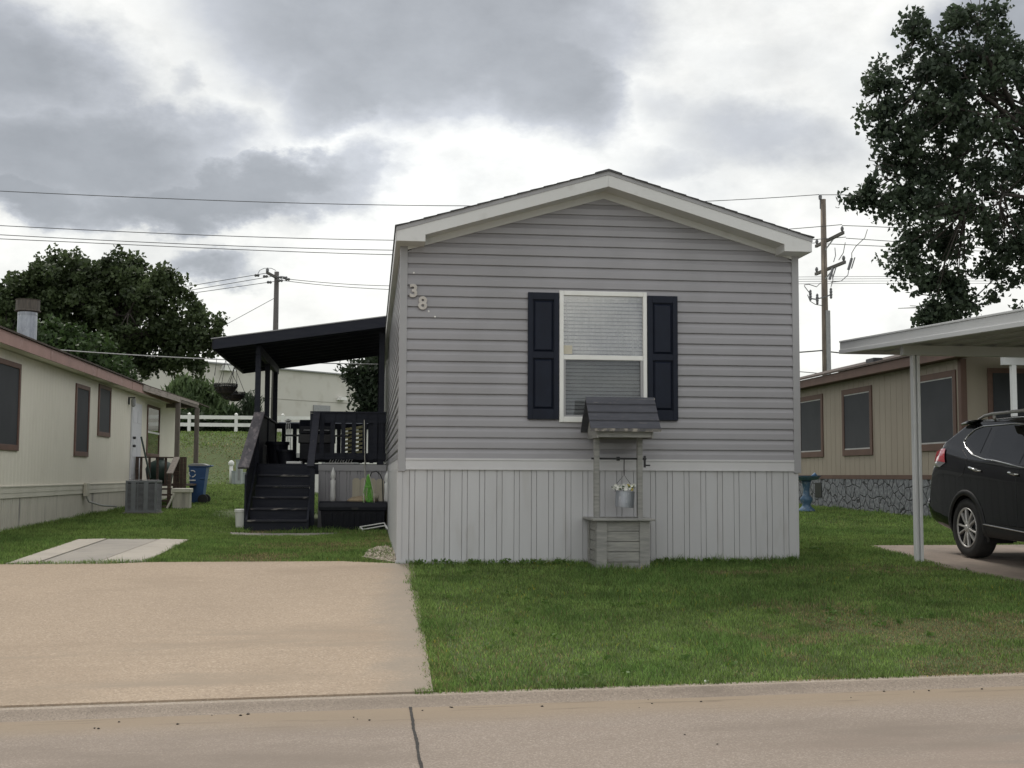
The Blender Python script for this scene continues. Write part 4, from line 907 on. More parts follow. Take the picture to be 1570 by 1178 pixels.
MB().box(HX+.25, HX+.275, HY0-.3, HY1+.3, 3.02, 3.225).build('fascia', 'rose', lh)
MB().box(HX-.02, HX+.249, HY0-.3, HY1+.3, 3.03, 3.045).build('soffit', 'cream', lh)
for y in (7.9, 11.5, 15.2, 19): MB().box(HX+.2752, HX+.279, y, y+.012, 3.03, 3.215).build('fascia_joint', 'browntrim', lh)
b = MB(); b.prism([(HX+.31, HY0-.33, 3.226), (HX-HW/2, HY0-.33, 3.226+.72), (HX-HW-.3, HY0-.33, 3.226), (HX-HW-.3, HY0-.33, 3.25), (HX-HW/2, HY0-.33, 3.25+.73), (HX+.31, HY0-.33, 3.256)], (0, HY1-HY0+.66, 0)); b.build('roof', 'brown_shingle', lh)
def win(parent, X, s, y0, y1, z0, z1, fr=.085, m='browntrim', pane='screen', name='window', ft=.03):
    a, c = (X, X+s*ft) if s > 0 else (X+s*ft, X)
    w_ = MB().box(a, c, y0, y0+fr, z0, z1).box(a, c, y1-fr, y1, z0, z1).box(a, c, y0+fr, y1-fr, z0, z0+fr*1.15).box(a, c, y0+fr, y1-fr, z1-fr, z1).build(name, m, parent, bevel=.004)
    MB().box(min(X+s*.004, X+s*.012), max(X+s*.004, X+s*.012), y0+fr, y1-fr, z0+fr*1.15, z1-fr).build('screen' if pane == 'screen' else 'pane', pane, w_); return w_
win(lh, HX, 1, 5.3, 7.05, 1.40, 2.86); win(lh, HX, 1, 10.9, 12.08, 1.38, 2.84); win(lh, HX, 1, 12.93, 14.15, 1.85, 2.98)
w4 = win(lh, HX, 1, 18.7, 20.55, 1.50, 2.87, .07, 'browntrim', 'glass_n'); MB().box(HX+.013, HX+.03, 18.77, 20.48, 2.12, 2.17).build('meeting_rail', 'white', w4); MB().box(HX-.0005, HX+.002, 18.78, 20.47, 1.58, 2.79).build('blind', 'blind', w4)
d_ = MB().box(HX+.001, HX+.045, 16.55, 17.75, .83, 2.80).build('door', 'door', lh, bevel=.006)
for y0 in (16.66, 17.2):
    for z0, z1 in ((1.0, 1.35), (1.45, 1.95), (2.3, 2.6)): MB().box(HX+.0452, HX+.054, y0, y0+.42, z0, z1).build('door_panel', 'door', d_, bevel=.008)
for z in (1.72, 1.92): MB().lathe((HX+.045, 16.68, z), [(.035, 0), (.03, .03), (.038, .05), (.02, .07), (.0, .075)], 12, 'x').build('handle', 'black', d_)
wlt = MB().box(HX+.001, HX+.03, 16.17, 16.26, 2.72, 2.90).box(HX+.03, HX+.16, 16.185, 16.245, 2.875, 2.90).build('wall_lantern', 'black', lh, bevel=.006)
MB().lathe((HX+.12, 16.215, 2.66), [(.02, 0), (.05, .03), (.06, .17), (.05, .19), (.02, .21)], 12).build('lantern_glass', 'steel', wlt)
MB().box(HX+.03, HX+.10, 11.7, 11.95, .56, .84).build('meter_box', 'beige', lh, bevel=.01)
MB().tube([(HX+.06, 11.8, .58), (HX+.08, 12.0, .45), (HX+.25, 12.4, .36), (HX+.5, 12.7, .33)], .02, 6).build('conduit', 'cable', lh, smooth=True)
cb = atX(41, 520, HX-1.05); ck = (cb[1]-CAM[1])/F; cx, cy_ = cb[0], cb[1]
zt0, zt1 = float(atY(41, 518, cy_)[2]), float(atY(41, 478, cy_)[2]); r1 = 13.8*ck
fl = MB().lathe((cx, cy_, zt0-.45), [(r1*1.35, 0), (r1*1.12, .30), (r1*1.12, .34), (r1*1.02, .36), (r1, .37), (r1, .9), (r1*1.02, .91), (r1*1.02, .92), (r1, .93), (r1, zt1-zt0+.45)], 24).build('flue_pipe', 'galv', lh, smooth=False)
zt2 = float(atY(41, 460, cy_)[2])
MB().lathe((cx, cy_, zt1), [(r1*.98, -.02), (r1*1.32, .0), (r1*1.32, .02), (r1*1.22, .03), (r1*1.22, (zt2-zt1)*.9), (r1*1.28, (zt2-zt1)), (0, (zt2-zt1)+.03)], 24).build('flue_cap', 'rust', fl, smooth=False)

# air conditioner
AY = 12.9; ax0, ax1 = float(atY(192, 760, AY)[0]), float(atY(240, 760, AY)[0]); ag = G(-5.2, AY); az = float(atY(215, 737, AY)[2])
ac = thing('air_conditioner', ((ax0+ax1)/2, AY+.35, ag), 'grey louvred air conditioner unit on the grass beside the cream home', 'air conditioner')
MB().box(ax0-.05, ax1+.05, AY-.04, AY+.75, ag-.03, ag+.04).build('pad', 'concrete_d', ac)
z0, z1 = ag+.041, az; y1 = AY+.68
MB().box(ax0+.03, ax1-.03, AY+.03, y1-.03, z0+.02, z1-.03).build('coil', 'acdark', ac)
b = MB(); b.box(ax0, ax1, AY, y1, z1-.045, z1); b.box(ax0, ax1, AY, y1, z0, z0+.05)
for x in (ax0, ax1-.045):
    for y in (AY, y1-.045): b.box(x, x+.045, y, y+.045, z0+.05, z1-.045)
for x in (ax0+(ax1-ax0)*.18, ax0+(ax1-ax0)*.58): b.box(x, x+.10, AY-.004, AY+.01, z0+.05, z1-.045)
b.box(ax0+(ax1-ax0)*.38, ax0+(ax1-ax0)*.38+.02, AY-.004, AY+.01, z0+.05, z1-.045)
b.build('cabinet', 'acgrey', ac, bevel=.006)
b = MB(); nz = 22
for k in range(nz):
    z = z0+.06+k*(z1-z0-.12)/nz; h = (z1-z0-.12)/nz*.55
    b.add([(ax0+.04, AY+.002, z), (ax1-.04, AY+.002, z), (ax1-.04, AY+.02, z+h), (ax0+.04, AY+.02, z+h)], [(0, 1, 2, 3)])
    b.add([(ax1-.002, AY+.04, z), (ax1-.002, y1-.04, z), (ax1-.02, y1-.04, z+h), (ax1-.02, AY+.04, z+h)], [(0, 1, 2, 3)])
b.build('louvres', 'steel', ac)
b = MB()
for k in range(7): b.lathe(((ax0+ax1)/2, AY+.34, z1+.0+.012), [(.05+.045*k, 0), (.058+.045*k, .006), (.05+.045*k, .01)], 24)
b.build('fan_guard', 'black', ac)

# small wooden porch of the cream home
PY0, PY1 = 16.4, 19.4; PX0, PX1 = HX+.05, -4.95; PZ0 = .78
sp = thing('entry_porch', (-5.5, 17.9, .2), 'small brown wooden entry porch with lean to roof on the cream home', 'porch')
MB().box(PX0, PX1, PY0+.6, PY1, PZ0-.05, PZ0).build('floor', 'porchwood', sp)
A1, A3 = atY(218, 594.5, 16.5), atY(303, 622, 21.0); A2 = A1*.36+A3*.64
for px, t_ in ((271, .64), (300.5, .97)):
    p = A1*(1-t_)+A3*t_; p = atY(px, 700, p[1]); zt = (A1*(1-t_)+A3*t_)[2]-.08; MB().box(p[0]-.06, p[0]+.06, p[1]-.06, p[1]+.06, G(p[0], p[1]), zt).build('roof_post', 'greywood', sp, bevel=.005)
b = MB(); zt = .075; b.prism([A1+np.array((0, 0, zt)), A3+np.array((0, 0, zt)), np.array((A3[0], 23.5, A3[2]+zt)), np.array((HX+.3, 23.5, A1[2]+zt)), np.array((HX+.26, 16.5, A1[2]+zt))], (0, 0, .03)); b.build('porch_roof', 'brown_shingle', sp)
MB().beam(A1+np.array((.015, 0, 0)), A2+np.array((.015, 0, 0)), .03, .145).build('rafter_board', 'greyboard', sp)
dv_ = (A3-A2); MB().beam(A2+dv_*.01+np.array((.02, 0, .038)), A3+np.array((.02, 0, .038)), .035, .07).build('roof_fascia', 'greyboard', sp); MB().beam(A2+dv_*.01+np.array((.01, 0, -.042)), A3+np.array((.01, 0, -.042)), .035, .07).build('roof_fascia', 'greywood', sp)
MB().beam(A3+np.array((-.02, .03, 0)), np.array((HX+.1, A3[1]+.03, A3[2]-.0)), .04, .14).build('roof_beam', 'greywood', sp)
zr1 = 1.46
MB().box(PX0+.02, PX1+.05, PY0+.56, PY0+.66, zr1-.03, zr1).build('top_rail', 'porchwood', sp)
x = PX0+.12
while x < -5.25: MB().box(x, x+.055, PY0+.59, PY0+.63, PZ0-.05, zr1-.031).build('baluster', 'porchwood', sp); x += .20
x = -5.13
while x < PX1: MB().box(x, x+.075, PY0+.55, PY0+.59, G(x, 17)+.30, zr1-.031).build('side_board', 'porchwood', sp); x += .083
MB().box(-5.2, -5.12, PY0+.5, PY0+.58, .2, zr1).build('newel_post', 'porchwood', sp)
h0, h1 = atY(271, 702, 16.9), atY(260, 727, 15.9); b = MB(); b.beam(h0, h1, .15, .04); b.build('handrail', 'greywood', sp)
MB().box(h1[0]-.04, h1[0]+.04, 15.85, 15.93, .2, float(h1[2])).build('newel_post', 'porchwood', sp)
for k in range(4): MB().box(-5.72, -5.14, 15.85+.27*k, 16.14+.27*k, .22+.14*k, .26+.14*k).build('step', 'porchwood', sp)
MB().box(PX0+.02, PX0+.09, PY0+.55, PY0+.62, .2, zr1).build('corner_post', 'porchwood', sp)
pl, pr2 = float(atY(264, 760, 15.7)[0]), float(atY(290, 760, 15.7)[0]); zp = float(atY(277, 749, 15.7)[2]); gp = G(-4.8, 15.7)
t = thing('planter_box', ((pl+pr2)/2, 15.9, gp), 'cream planter box of vertical boards at the foot of the brown entry porch', 'planter')
b = MB(); x = pl; wb = (pr2-pl)/4
for k in range(4): b.box(x+.003, x+wb-.003, 15.72, 15.74, gp-.03, zp-.10); x += wb
b.box(pl, pr2, 15.7405, 16.1, gp-.03, zp-.10); b.build('boards', 'creamskirt', t)
MB().box(pl-.02, pr2+.03, 15.68, 16.14, zp-.0995, zp).build('cap', 'creamtrim', t, bevel=.01)
MB().beam((pl-.10, 15.6, gp+.02), (pl+.05, 15.7, zp-.12), .03, .04).build('drain_pipe', 'creamtrim', t)
q0, q1 = atY(216.5, 670, 15.8), atY(230.5, 733, 15.6)
tag(MB().tube([q1, q0], .022, 8).build('broom', 'greenplastic', base=q1), 'dark broom handle leaning upright behind the air conditioner', 'broom')
gq = atY(245, 720, 17.6); gr = thing('covered_grill', (gq[0], 17.6, PZ0), 'dark green covered grill standing behind the brown porch balusters', 'covered grill')  # grill under a dark green cover on the entry porch
MB().lathe((gq[0], 17.6, PZ0), [(.30, 0), (.33, .2), (.36, .38), (.30, .52), (.12, .60), (0, .61)], 18).build('cover', 'greenplastic', gr, smooth=True)
MB().box(gq[0]-.1, gq[0]+.1, 17.55, 17.65, PZ0+.60, PZ0+.66).build('handle', 'black', gr)
# blue wheeled bin
BY = 19.2; bl_, br_ = float(atY(289, 740, BY)[0]), float(atY(316, 740, BY)[0]); bg_ = G(-5, BY); bz = float(atY(300, 712, BY)[2])
t = thing('wheeled_bin', ((bl_+br_)/2, BY+.3, bg_), 'blue wheeled recycling bin with a white emblem standing behind the brown porch', 'bin')
b = MB(); h = bz-bg_; i_ = .05
b.add([(bl_+i_, BY+.06, bg_+.02), (br_-i_-.06, BY+.06, bg_+.02), (br_-i_-.06, BY+.55, bg_+.02), (bl_+i_, BY+.55, bg_+.02), (bl_, BY, bz-.08), (br_, BY, bz-.08), (br_, BY+.62, bz-.08), (bl_, BY+.62, bz-.08)],
      [(0, 3, 2, 1), (4, 5, 6, 7), (0, 1, 5, 4), (1, 2, 6, 5), (2, 3, 7, 6), (3, 0, 4, 7)])
b.box(bl_-.02, br_+.02, BY-.02, BY+.64, bz-.0795, bz-.05); b.box(bl_+.30, br_-.03, BY+.0, BY+.04, bg_+h*.62, bg_+h*.66); b.build('body', 'binblue', t, bevel=.012)
MB().prism([(bl_-.03, BY-.03, bz-.049), (br_+.02, BY-.03, bz-.049), (br_+.02, BY-.03, bz-.02), (br_-.1, BY-.03, bz+.02), (bl_+.1, BY-.03, bz+.02), (bl_-.03, BY-.03, bz-.02)], (0, .66, 0)).build('lid', 'steel', t, bevel=.01)
MB().tube([(br_+.0, BY+.05, bz-.06), (br_+.10, BY+.05, bz-.04), (br_+.10, BY+.58, bz-.04), (br_, BY+.58, bz-.06)], .018, 6).build('handle', 'binblue', t)
for y in (BY+.02, BY+.60):
    wq = MB().lathe((br_-.08, y, bg_+.13), [(.05, -.04), (.13, -.035), (.13, .035), (.05, .04)], 18, 'y').build('wheel', 'tyre', t)
b = MB(); ec = np.array(((bl_*.80+br_*.20), BY-.0, bg_+h*.76))
for k in range(3):
    t0 = k*2.094+.5; pts = [ec+np.array((math.cos(a)*.085, -.004+.02*(0), math.sin(a)*.085)) for a in np.linspace(t0, t0+1.5, 6)]
    b.tube(pts, .014, 5)
b.box(ec[0]-.08, ec[0]+.09, BY-.0+.0, BY+.02, ec[2]-.19, ec[2]-.16); b.build('emblem', 'dot', t)
# service pedestals in the grass
def pedestal(pxl, pxr, pt, pb, Y, label):
    a, c = atY(pxl, pb, Y), atY(pxr, pt, Y); g0 = G(a[0], Y)
    t = thing('utility_pedestal', ((a[0]+c[0])/2, Y, g0), label, 'utility pedestal', 'grey pedestals in the back lawn')
    MB().box(a[0], c[0], Y, Y+.45, g0-.05, c[2]-.04).build('cabinet', 'meter', t, bevel=.01)
    MB().prism([(a[0]-.03, Y-.03, c[2]-.0395), (c[0]+.03, Y-.03, c[2]-.0395), (c[0]+.03, Y-.03, c[2]-.01), (a[0]-.03, Y-.03, c[2])], (0, .51, 0)).build('hood', 'meter', t)
    MB().box(a[0]+.08, c[0]-.06, Y-.012, Y, g0+.2, c[2]-.15).build('cover_plate', 'steel', t)
pedestal(361, 371, 705, 745, 36, 'tall grey utility pedestal left of the porch stairs in the back lawn'); pedestal(355.5, 361, 722, 739, 36.6, 'short grey utility box on the left of the tall pedestal'); pedestal(371.5, 377, 724, 741, 36.9, 'low grey utility box nearest the weathered stair rail')
q = atY(354.7, 711, 37); tag(MB().tube([(q[0], 37, G(q[0], 37)), (q[0], 37, q[2]-.1)], .07, 8).lathe((q[0], 37, q[2]-.1), [(.07, 0), (.12, .06), (.12, .14), (.06, .22), (0, .24)], 12).build('vent_pipe', 'white', base=(q[0], 37, G(q[0], 37)), smooth=True), 'white capped vent pipe at the foot of the grass bank', 'pipe')

# ------------------------------------------------------------------ white ranch fence on the bank
FY = 48.0; fx0 = float(atY(290, 650, FY)[0]); dxp = float(atY(362, 650, FY)[0])-fx0
fn = thing('ranch_fence', (fx0, FY, G(0, FY)), 'white two rail ranch fence along the top of the grass bank', 'fence')
gF = G(0, FY); zt = float(atY(326, 640, FY)[2]); zm = float(atY(326, 651.5, FY)[2]); ztop = float(atY(326, 635, FY)[2])
for k in range(-8, 13):
    x = fx0+k*dxp; MB().box(x-.075, x+.075, FY-.075, FY+.075, gF-.1, ztop).add([(x-.09, FY-.09, ztop), (x+.09, FY-.09, ztop), (x+.09, FY+.09, ztop), (x-.09, FY+.09, ztop), (x, FY, ztop+.07)], [(0, 1, 4), (1, 2, 4), (2, 3, 4), (3, 0, 4)]).build('fence_post', 'fencewhite', fn)
for z in (zt, zm):
    MB().box(fx0-8*dxp, fx0+12*dxp, FY-.03, FY+.03, z-.09, z+.09).build('fence_rail', 'fencewhite', fn)
# ------------------------------------------------------------------ warehouse
wa, wb_ = atD(237, 551, 85.0), atD(536, 576, 99.0); dv = (wb_-wa); dv[2] = 0; dv /= np.linalg.norm(dv); nv = np.array((dv[1], -dv[0], 0)); nv = nv if nv[1] < 0 else -nv
ztop = 9.2; w0 = wa-dv*14; w1 = wb_+dv*46; gW = G(0, 90)-.2
wh = thing('warehouse', (wa[0], wa[1], gW), 'large beige tilt up concrete warehouse beyond the white fence', 'warehouse')
b = MB(); P1 = [np.array((p[0], p[1], gW)) for p in (w0, w1)]; back = -nv*40
b.prism([P1[0], P1[1], P1[1]+back, P1[0]+back], (0, 0, ztop-gW)); b.build('walls', 'tilt', wh)
b = MB(); L_ = np.linalg.norm(w1-w0)
for z in (6.9, 4.95): b.beam(P1[0]+nv*.005+np.array((0, 0, z-gW)), P1[1]+nv*.005+np.array((0, 0, z-gW)), .02, .05)
s = 2.0
while s < L_: p = P1[0]+dv*s+nv*.005; b.beam(p+np.array((0, 0, .1)), p+np.array((0, 0, ztop-gW-.02)), .05, .02); s += 7.6
b.build('panel_joints', mat('panel_joint_grey', (.34, .325, .29), rough=.9), wh)  # grey strips marking the joints between the wall panels
b = MB(); b.beam(P1[0]+np.array((0, 0, ztop-gW+.05)), P1[1]+np.array((0, 0, ztop-gW+.05)), .5, .10); b.build('parapet_cap', 'steel', wh)
def onwall(px, py):
    d = ray(px, py); t = np.dot(P1[0]-CAM, nv)/np.dot(d, nv); return CAM+d*t
a, c = onwall(480, 621), onwall(505, 640)
b = MB(); ww = np.dot(c-a, dv); a0 = np.array((a[0], a[1], gW)); b.prism([a0+nv*.02, a0+dv*ww+nv*.02, a0+dv*ww+nv*.02+np.array((0, 0, a[2]-gW)), a0+nv*.02+np.array((0, 0, a[2]-gW))], nv*.08); b.build('roller_door', 'steel', wh)
for px, py, r in ((346, 569, .55), (521, 614, .35)):
    a = onwall(px, py); b = MB(); b.prism([a+nv*.02-dv*r, a+nv*.02+dv*r, a+nv*.02+dv*r*.8+np.array((0, 0, r*.7)), a+nv*.02-dv*r*.8+np.array((0, 0, r*.7))], nv*.5); b.build('wall_lamp', 'white', wh)
# low white shed seen behind the deck
sh0, sh1 = float(atY(432, 650, 27)[0]), float(atY(585, 650, 27)[0]); shz = float(atY(460, 649, 27)[2])
t = thing('low_shed', ((sh0+sh1)/2, 28, G(-1, 28)), 'low white shed with a dark blue roof edge seen behind the porch railing', 'shed')
MB().box(sh0, sh1, 27, 29.5, G(-1, 27)-.05, shz-.12).build('walls', 'fencewhite', t)
MB().box(sh0-.1, sh1+.1, 26.8, 29.7, shz-.119, shz+.02).build('roof', mat('slate_blue_roof', (.13, .14, .18), rough=.6), t)
MB().box(sh0+.55, sh0+1.5, 26.78, 26.799, shz-.10, shz-.02).build('roof_edge', 'fencewhite', t)
for k in range(5): MB().box(sh0+.35+k*.5, sh0+.62+k*.5, 26.97, 27.0, 1.25, 1.75).build('window', 'steel', t)

# ------------------------------------------------------------------ neighbour on the right: taupe mobile home
RX = 11.4; RY0, RY1 = 8.75, 26.0; RZ = 3.40; RW = 8.4
rh = thing('mobile_home', (RX+RW/2, RY0, .2), 'taupe mobile home with red brown trim and stone skirting behind the carport', 'mobile home')
b = MB(); y = RY0; pts = []
while y < RY1:
    e_ = min(y+.30, RY1); pts += [(0, y+.010), (0, e_-.010), (.010, e_-.005), (.010, min(e_+.005, RY1))]; y += .30
for i in range(len(pts)-1):
    a, c = pts[i], pts[i+1]; b.quad((RX+a[0], a[1], 1.08), (RX+c[0], c[1], 1.08), (RX+c[0], c[1], RZ), (RX+a[0], a[1], RZ))
b.build('side_wall', 'tan', rh)
b = MB(); b.box(RX+.012, RX+RW, RY0+.0, RY1, .95, RZ); b.prism([(RX, RY0, RZ), (RX+RW, RY0, RZ), (RX+RW/2, RY0, RZ+1.1)], (0, RY1-RY0, 0)); b.build('end_walls', 'tan', rh)
MB().box(RX-.02, RX+.012, RY0-.02, RY1, .985, 1.079).build('base_trim', 'redbrown', rh)
MB().box(RX-.025, RX+.10, RY0-.03, RY0-.001, 1.0, RZ).box(RX-.026, RX-.001, RY0-.0005, RY0+.09, 1.08, RZ).build('corner_trim', 'redbrown', rh)
def stone_mat():
    m = bpy.data.materials.new('stone_skirting'); m.use_nodes = True; t = m.node_tree; bb = t.nodes['Principled BSDF']; n = t.nodes.new; L = t.links.new
    tx = n('ShaderNodeTexCoord'); mpn = n('ShaderNodeMapping'); mpn.inputs['Scale'].default_value = (1, 1, 1.15); L(tx.outputs['Object'], mpn.inputs[0])
    dn = n('ShaderNodeTexNoise'); dn.inputs['Scale'].default_value = 5; L(mpn.outputs[0], dn.inputs['Vector']); ad = n('ShaderNodeMix'); ad.data_type = 'VECTOR'; ad.inputs['Factor'].default_value = .12
    L(mpn.outputs[0], ad.inputs['A']); L(dn.outputs['Color'], ad.inputs['B'])
    v = n('ShaderNodeTexVoronoi'); v.feature = 'DISTANCE_TO_EDGE'; v.inputs['Scale'].default_value = 4.2; L(ad.outputs['Result'], v.inputs['Vector'])
    r = n('ShaderNodeMapRange'); r.inputs['From Min'].default_value = .015; r.inputs['From Max'].default_value = .07; L(v.outputs['Distance'], r.inputs['Value'])
    q = n('ShaderNodeTexNoise'); q.inputs['Scale'].default_value = 14; q.inputs['Detail'].default_value = 5; L(tx.outputs['Object'], q.inputs['Vector'])
    rr = n('ShaderNodeMapRange'); rr.inputs['From Min'].default_value = .35; rr.inputs['From Max'].default_value = .65; L(q.outputs['Fac'], rr.inputs['Value'])
    c = n('ShaderNodeMix'); c.data_type = 'RGBA'; c.inputs['A'].default_value = (.10, .11, .125, 1); c.inputs['B'].default_value = (.24, .25, .265, 1); L(rr.outputs[0], c.inputs['Factor'])
    c2 = n('ShaderNodeMix'); c2.data_type = 'RGBA'; c2.inputs['A'].default_value = (.025, .027, .03, 1); L(c.outputs['Result'], c2.inputs['B']); L(r.outputs[0], c2.inputs['Factor'])
    L(c2.outputs['Result'], bb.inputs['Base Color']); bb.inputs['Roughness'].default_value = .85
    bp = n('ShaderNodeBump'); bp.inputs['Strength'].default_value = .9; bp.inputs['Distance'].default_value = .03; L(r.outputs[0], bp.inputs['Height']); L(bp.outputs[0], bb.inputs['Normal']); return m
M['stone'] = stone_mat()
MB().box(RX-.015, RX+.015, RY0, RY1, .1, .984).box(RX+.016, RX+RW, RY0-.01, RY0+.02, .1, .949).build('stone_skirting', 'stone', rh)
MB().box(RX-.03, RX-.0155, 16.3, 16.75, .5, .88).build('crawl_vent', 'black', rh)
MB().box(RX-.30, RX-.275, RY0-.35, RY1, 3.40, 3.60).build('fascia', 'redbrown', rh)
MB().box(RX-.2745, RX+.02, RY0-.35, RY1, 3.41, 3.425).build('soffit', 'redbrown', rh)
b = MB(); b.prism([(RX-.34, RY0-.37, 3.601), (RX+RW/2, RY0-.37, 4.72), (RX+RW+.3, RY0-.37, 3.601), (RX+RW+.3, RY0-.37, 3.64), (RX+RW/2, RY0-.37, 4.77), (RX-.34, RY0-.37, 3.645)], (0, RY1-RY0+.4, 0)); b.build('roof', 'brown_shingle', rh)
q = atX(1320, 560, RX+.0); MB().box(RX+.02, RX+.26, 13.0, 13.45, 3.70, 3.84).build('roof_vent', 'shingle', rh, bevel=.02)
b = MB(); b.prism([(RX-.3, RY0-.34, 3.42), (RX+RW/2, RY0-.34, 4.53), (RX+RW+.3, RY0-.34, 3.42), (RX+RW+.3, RY0-.34, 3.60), (RX+RW/2, RY0-.34, 4.71), (RX-.3, RY0-.34, 3.60)], (0, .03, 0)); b.build('front_fascia', 'redbrown', rh)
def swin(y0, y1, z0, z1):
    w_ = win(rh, RX, -1, y0, y1, z0, z1, .13, 'redbrown', 'screen'); f = .13
    MB().box(RX-.018, RX-.0125, y0+f, y1-f, z0+f*1.15, z0+f*1.15+.03).box(RX-.018, RX-.0125, y0+f, y1-f, z1-f-.025, z1-f).box(RX-.018, RX-.0125, y0+f, y0+f+.025, z0+f*1.15+.0305, z1-f-.0255).build('screen_frame', 'cable', w_)
swin(16.15, 17.9, 1.55, 3.20); swin(13.05, 14.85, 1.55, 3.19); swin(8.95, 10.75, 1.58, 3.20)
# front of the taupe home under its awning
w_ = MB().box(RX+.55, RX+3.3, RY0-.03, RY0-.0005, 1.35, 3.22).build('front_window', 'browntrim', rh); MB().box(RX+.65, RX+3.2, RY0-.045, RY0-.031, 1.47, 3.12).build('screen', 'screen', w_)
t = thing('porch_awning', (14, 7.5, .2), 'white metal awning with posts on the front of the taupe home', 'awning')
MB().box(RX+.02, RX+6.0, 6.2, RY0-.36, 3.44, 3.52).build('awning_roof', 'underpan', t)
MB().box(RX+.02, RX+6.0, 6.17, 6.1995, 3.36, 3.54).build('awning_fascia', 'aluminium', t)
pxx = float(atY(1554, 600, 7.0)[0]); zb1 = float(atY(1540, 549, 7.0)[2])
MB().box(float(atY(1536, 550, 7)[0]), RX+6.0, 6.95, 7.05, zb1-.13, 3.44).build('awning_beam', 'aluminium', t)
for x in (pxx, pxx+3.2): MB().box(x-.045, x+.045, 6.96, 7.04, .1, zb1-.131).build('awning_post', 'carpost', t)
# bird bath
q = atY(1236, 731, 13.5); gb = G(q[0], 13.5); t = thing('bird_bath', (q[0], 13.5, gb), 'blue glazed bird bath on the lawn before the stone skirting', 'bird bath')
kx = (13.5-CAM[1])/F; h = q[2]-gb
MB().lathe((q[0], 13.5, gb), [(.20, 0), (.20, .05), (.12, .12), (.09, .18), (.14, .26), (.15, .32), (.08, .40), (.07, h*.62), (.10, h*.80), (.12, h-.09)], 24).build('pedestal', 'birdblue', t, smooth=True)
MB().lathe((q[0], 13.5, gb), [(.12, h-.09), (.26, h-.07), (.33, h), (.35, h+.02), (.31, h+.02), (.22, h-.03), (0, h-.05)], 28).build('basin', 'birdblue', t, smooth=True)
b = MB(); b.tube([(q[0]+.12, 13.5, h+gb), (q[0]+.2, 13.45, gb+h+.06), (q[0]+.27, 13.5, gb+h+.02)], [.02, .04, .015], 7); b.build('stone_bird', 'birdblue', t, smooth=True)

# ------------------------------------------------------------------ carport
CPX, CPY = atZ(1409, 858, .055)[:2]; CFX = CPX-.38
B0 = atX(1290, 543, CFX); Bn = atX(1570, 501, CFX); sl_ = (B0[2]-Bn[2])/(B0[1]-Bn[1]); cz = lambda y: B0[2]+sl_*(y-B0[1])
fh = float(atX(1290, 523, CFX)[2])-B0[2]
cp = thing('carport', (CPX+2.4, CPY-2.5, 0), 'white aluminium carport with flat ribbed roof over the black car', 'carport')
CY0, CY1 = -6.3, float(B0[1]); CX1 = CFX+5.6
def cslope(x0, x1, a, c, y0=CY0, y1=CY1):
    return [(x0, y0, cz(y0)+a), (x1, y0, cz(y0)+a), (x1, y1, cz(y1)+a), (x0, y1, cz(y1)+a), (x0, y0, cz(y0)+c), (x1, y0, cz(y0)+c), (x1, y1, cz(y1)+c), (x0, y1, cz(y1)+c)]
CF = [(0, 3, 2, 1), (4, 5, 6, 7), (0, 1, 5, 4), (1, 2, 6, 5), (2, 3, 7, 6), (3, 0, 4, 7)]
b = MB(); b.add(cslope(CFX-.02, CFX+.03, fh*.30, fh*.86), CF).add(cslope(CFX-.035, CFX+.03, 0, fh*.295), CF).add(cslope(CFX-.03, CFX+.03, fh*.865, fh), CF); b.build('side_fascia', 'aluminium', cp, bevel=.004)
b = MB(); b.add(cslope(CX1-.03, CX1+.02, 0, fh), CF); b.build('side_fascia', 'aluminium', cp)
for y in (CY0, CY1):
    b = MB(); b.add(cslope(CFX+.0305, CX1-.031, 0, fh*.9, y-.02 if y > 0 else y, y if y > 0 else y+.02), CF); b.build('end_fascia', 'aluminium', cp)
b = MB(); x = CFX+.0305
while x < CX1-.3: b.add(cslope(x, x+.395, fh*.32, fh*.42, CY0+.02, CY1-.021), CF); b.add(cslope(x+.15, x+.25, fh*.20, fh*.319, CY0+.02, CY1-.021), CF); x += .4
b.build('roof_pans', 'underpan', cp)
for y in (CPY, CPY-4.6):
    zt = cz(y)+fh*.18; zbb = (float(atY(1390, 545, CPY)[2])-cz(CPY))+cz(y); MB().box(CPX-.165, CX1-.2, y-.045, y+.045, zbb, zt).build('cross_beam', 'aluminium', cp, bevel=.005)
    for x in (CPX, CX1-.6):
        MB().box(x-.045, x-.014, y-.04, y+.04, G(x, y)-.02, zbb-.001).box(x+.010, x+.045, y-.04, y+.04, G(x, y)-.02, zbb-.001).box(x-.0135, x+.0095, y-.008, y+.008, G(x, y)-.02, zbb-.001).build('post', 'carpost', cp, bevel=.004)

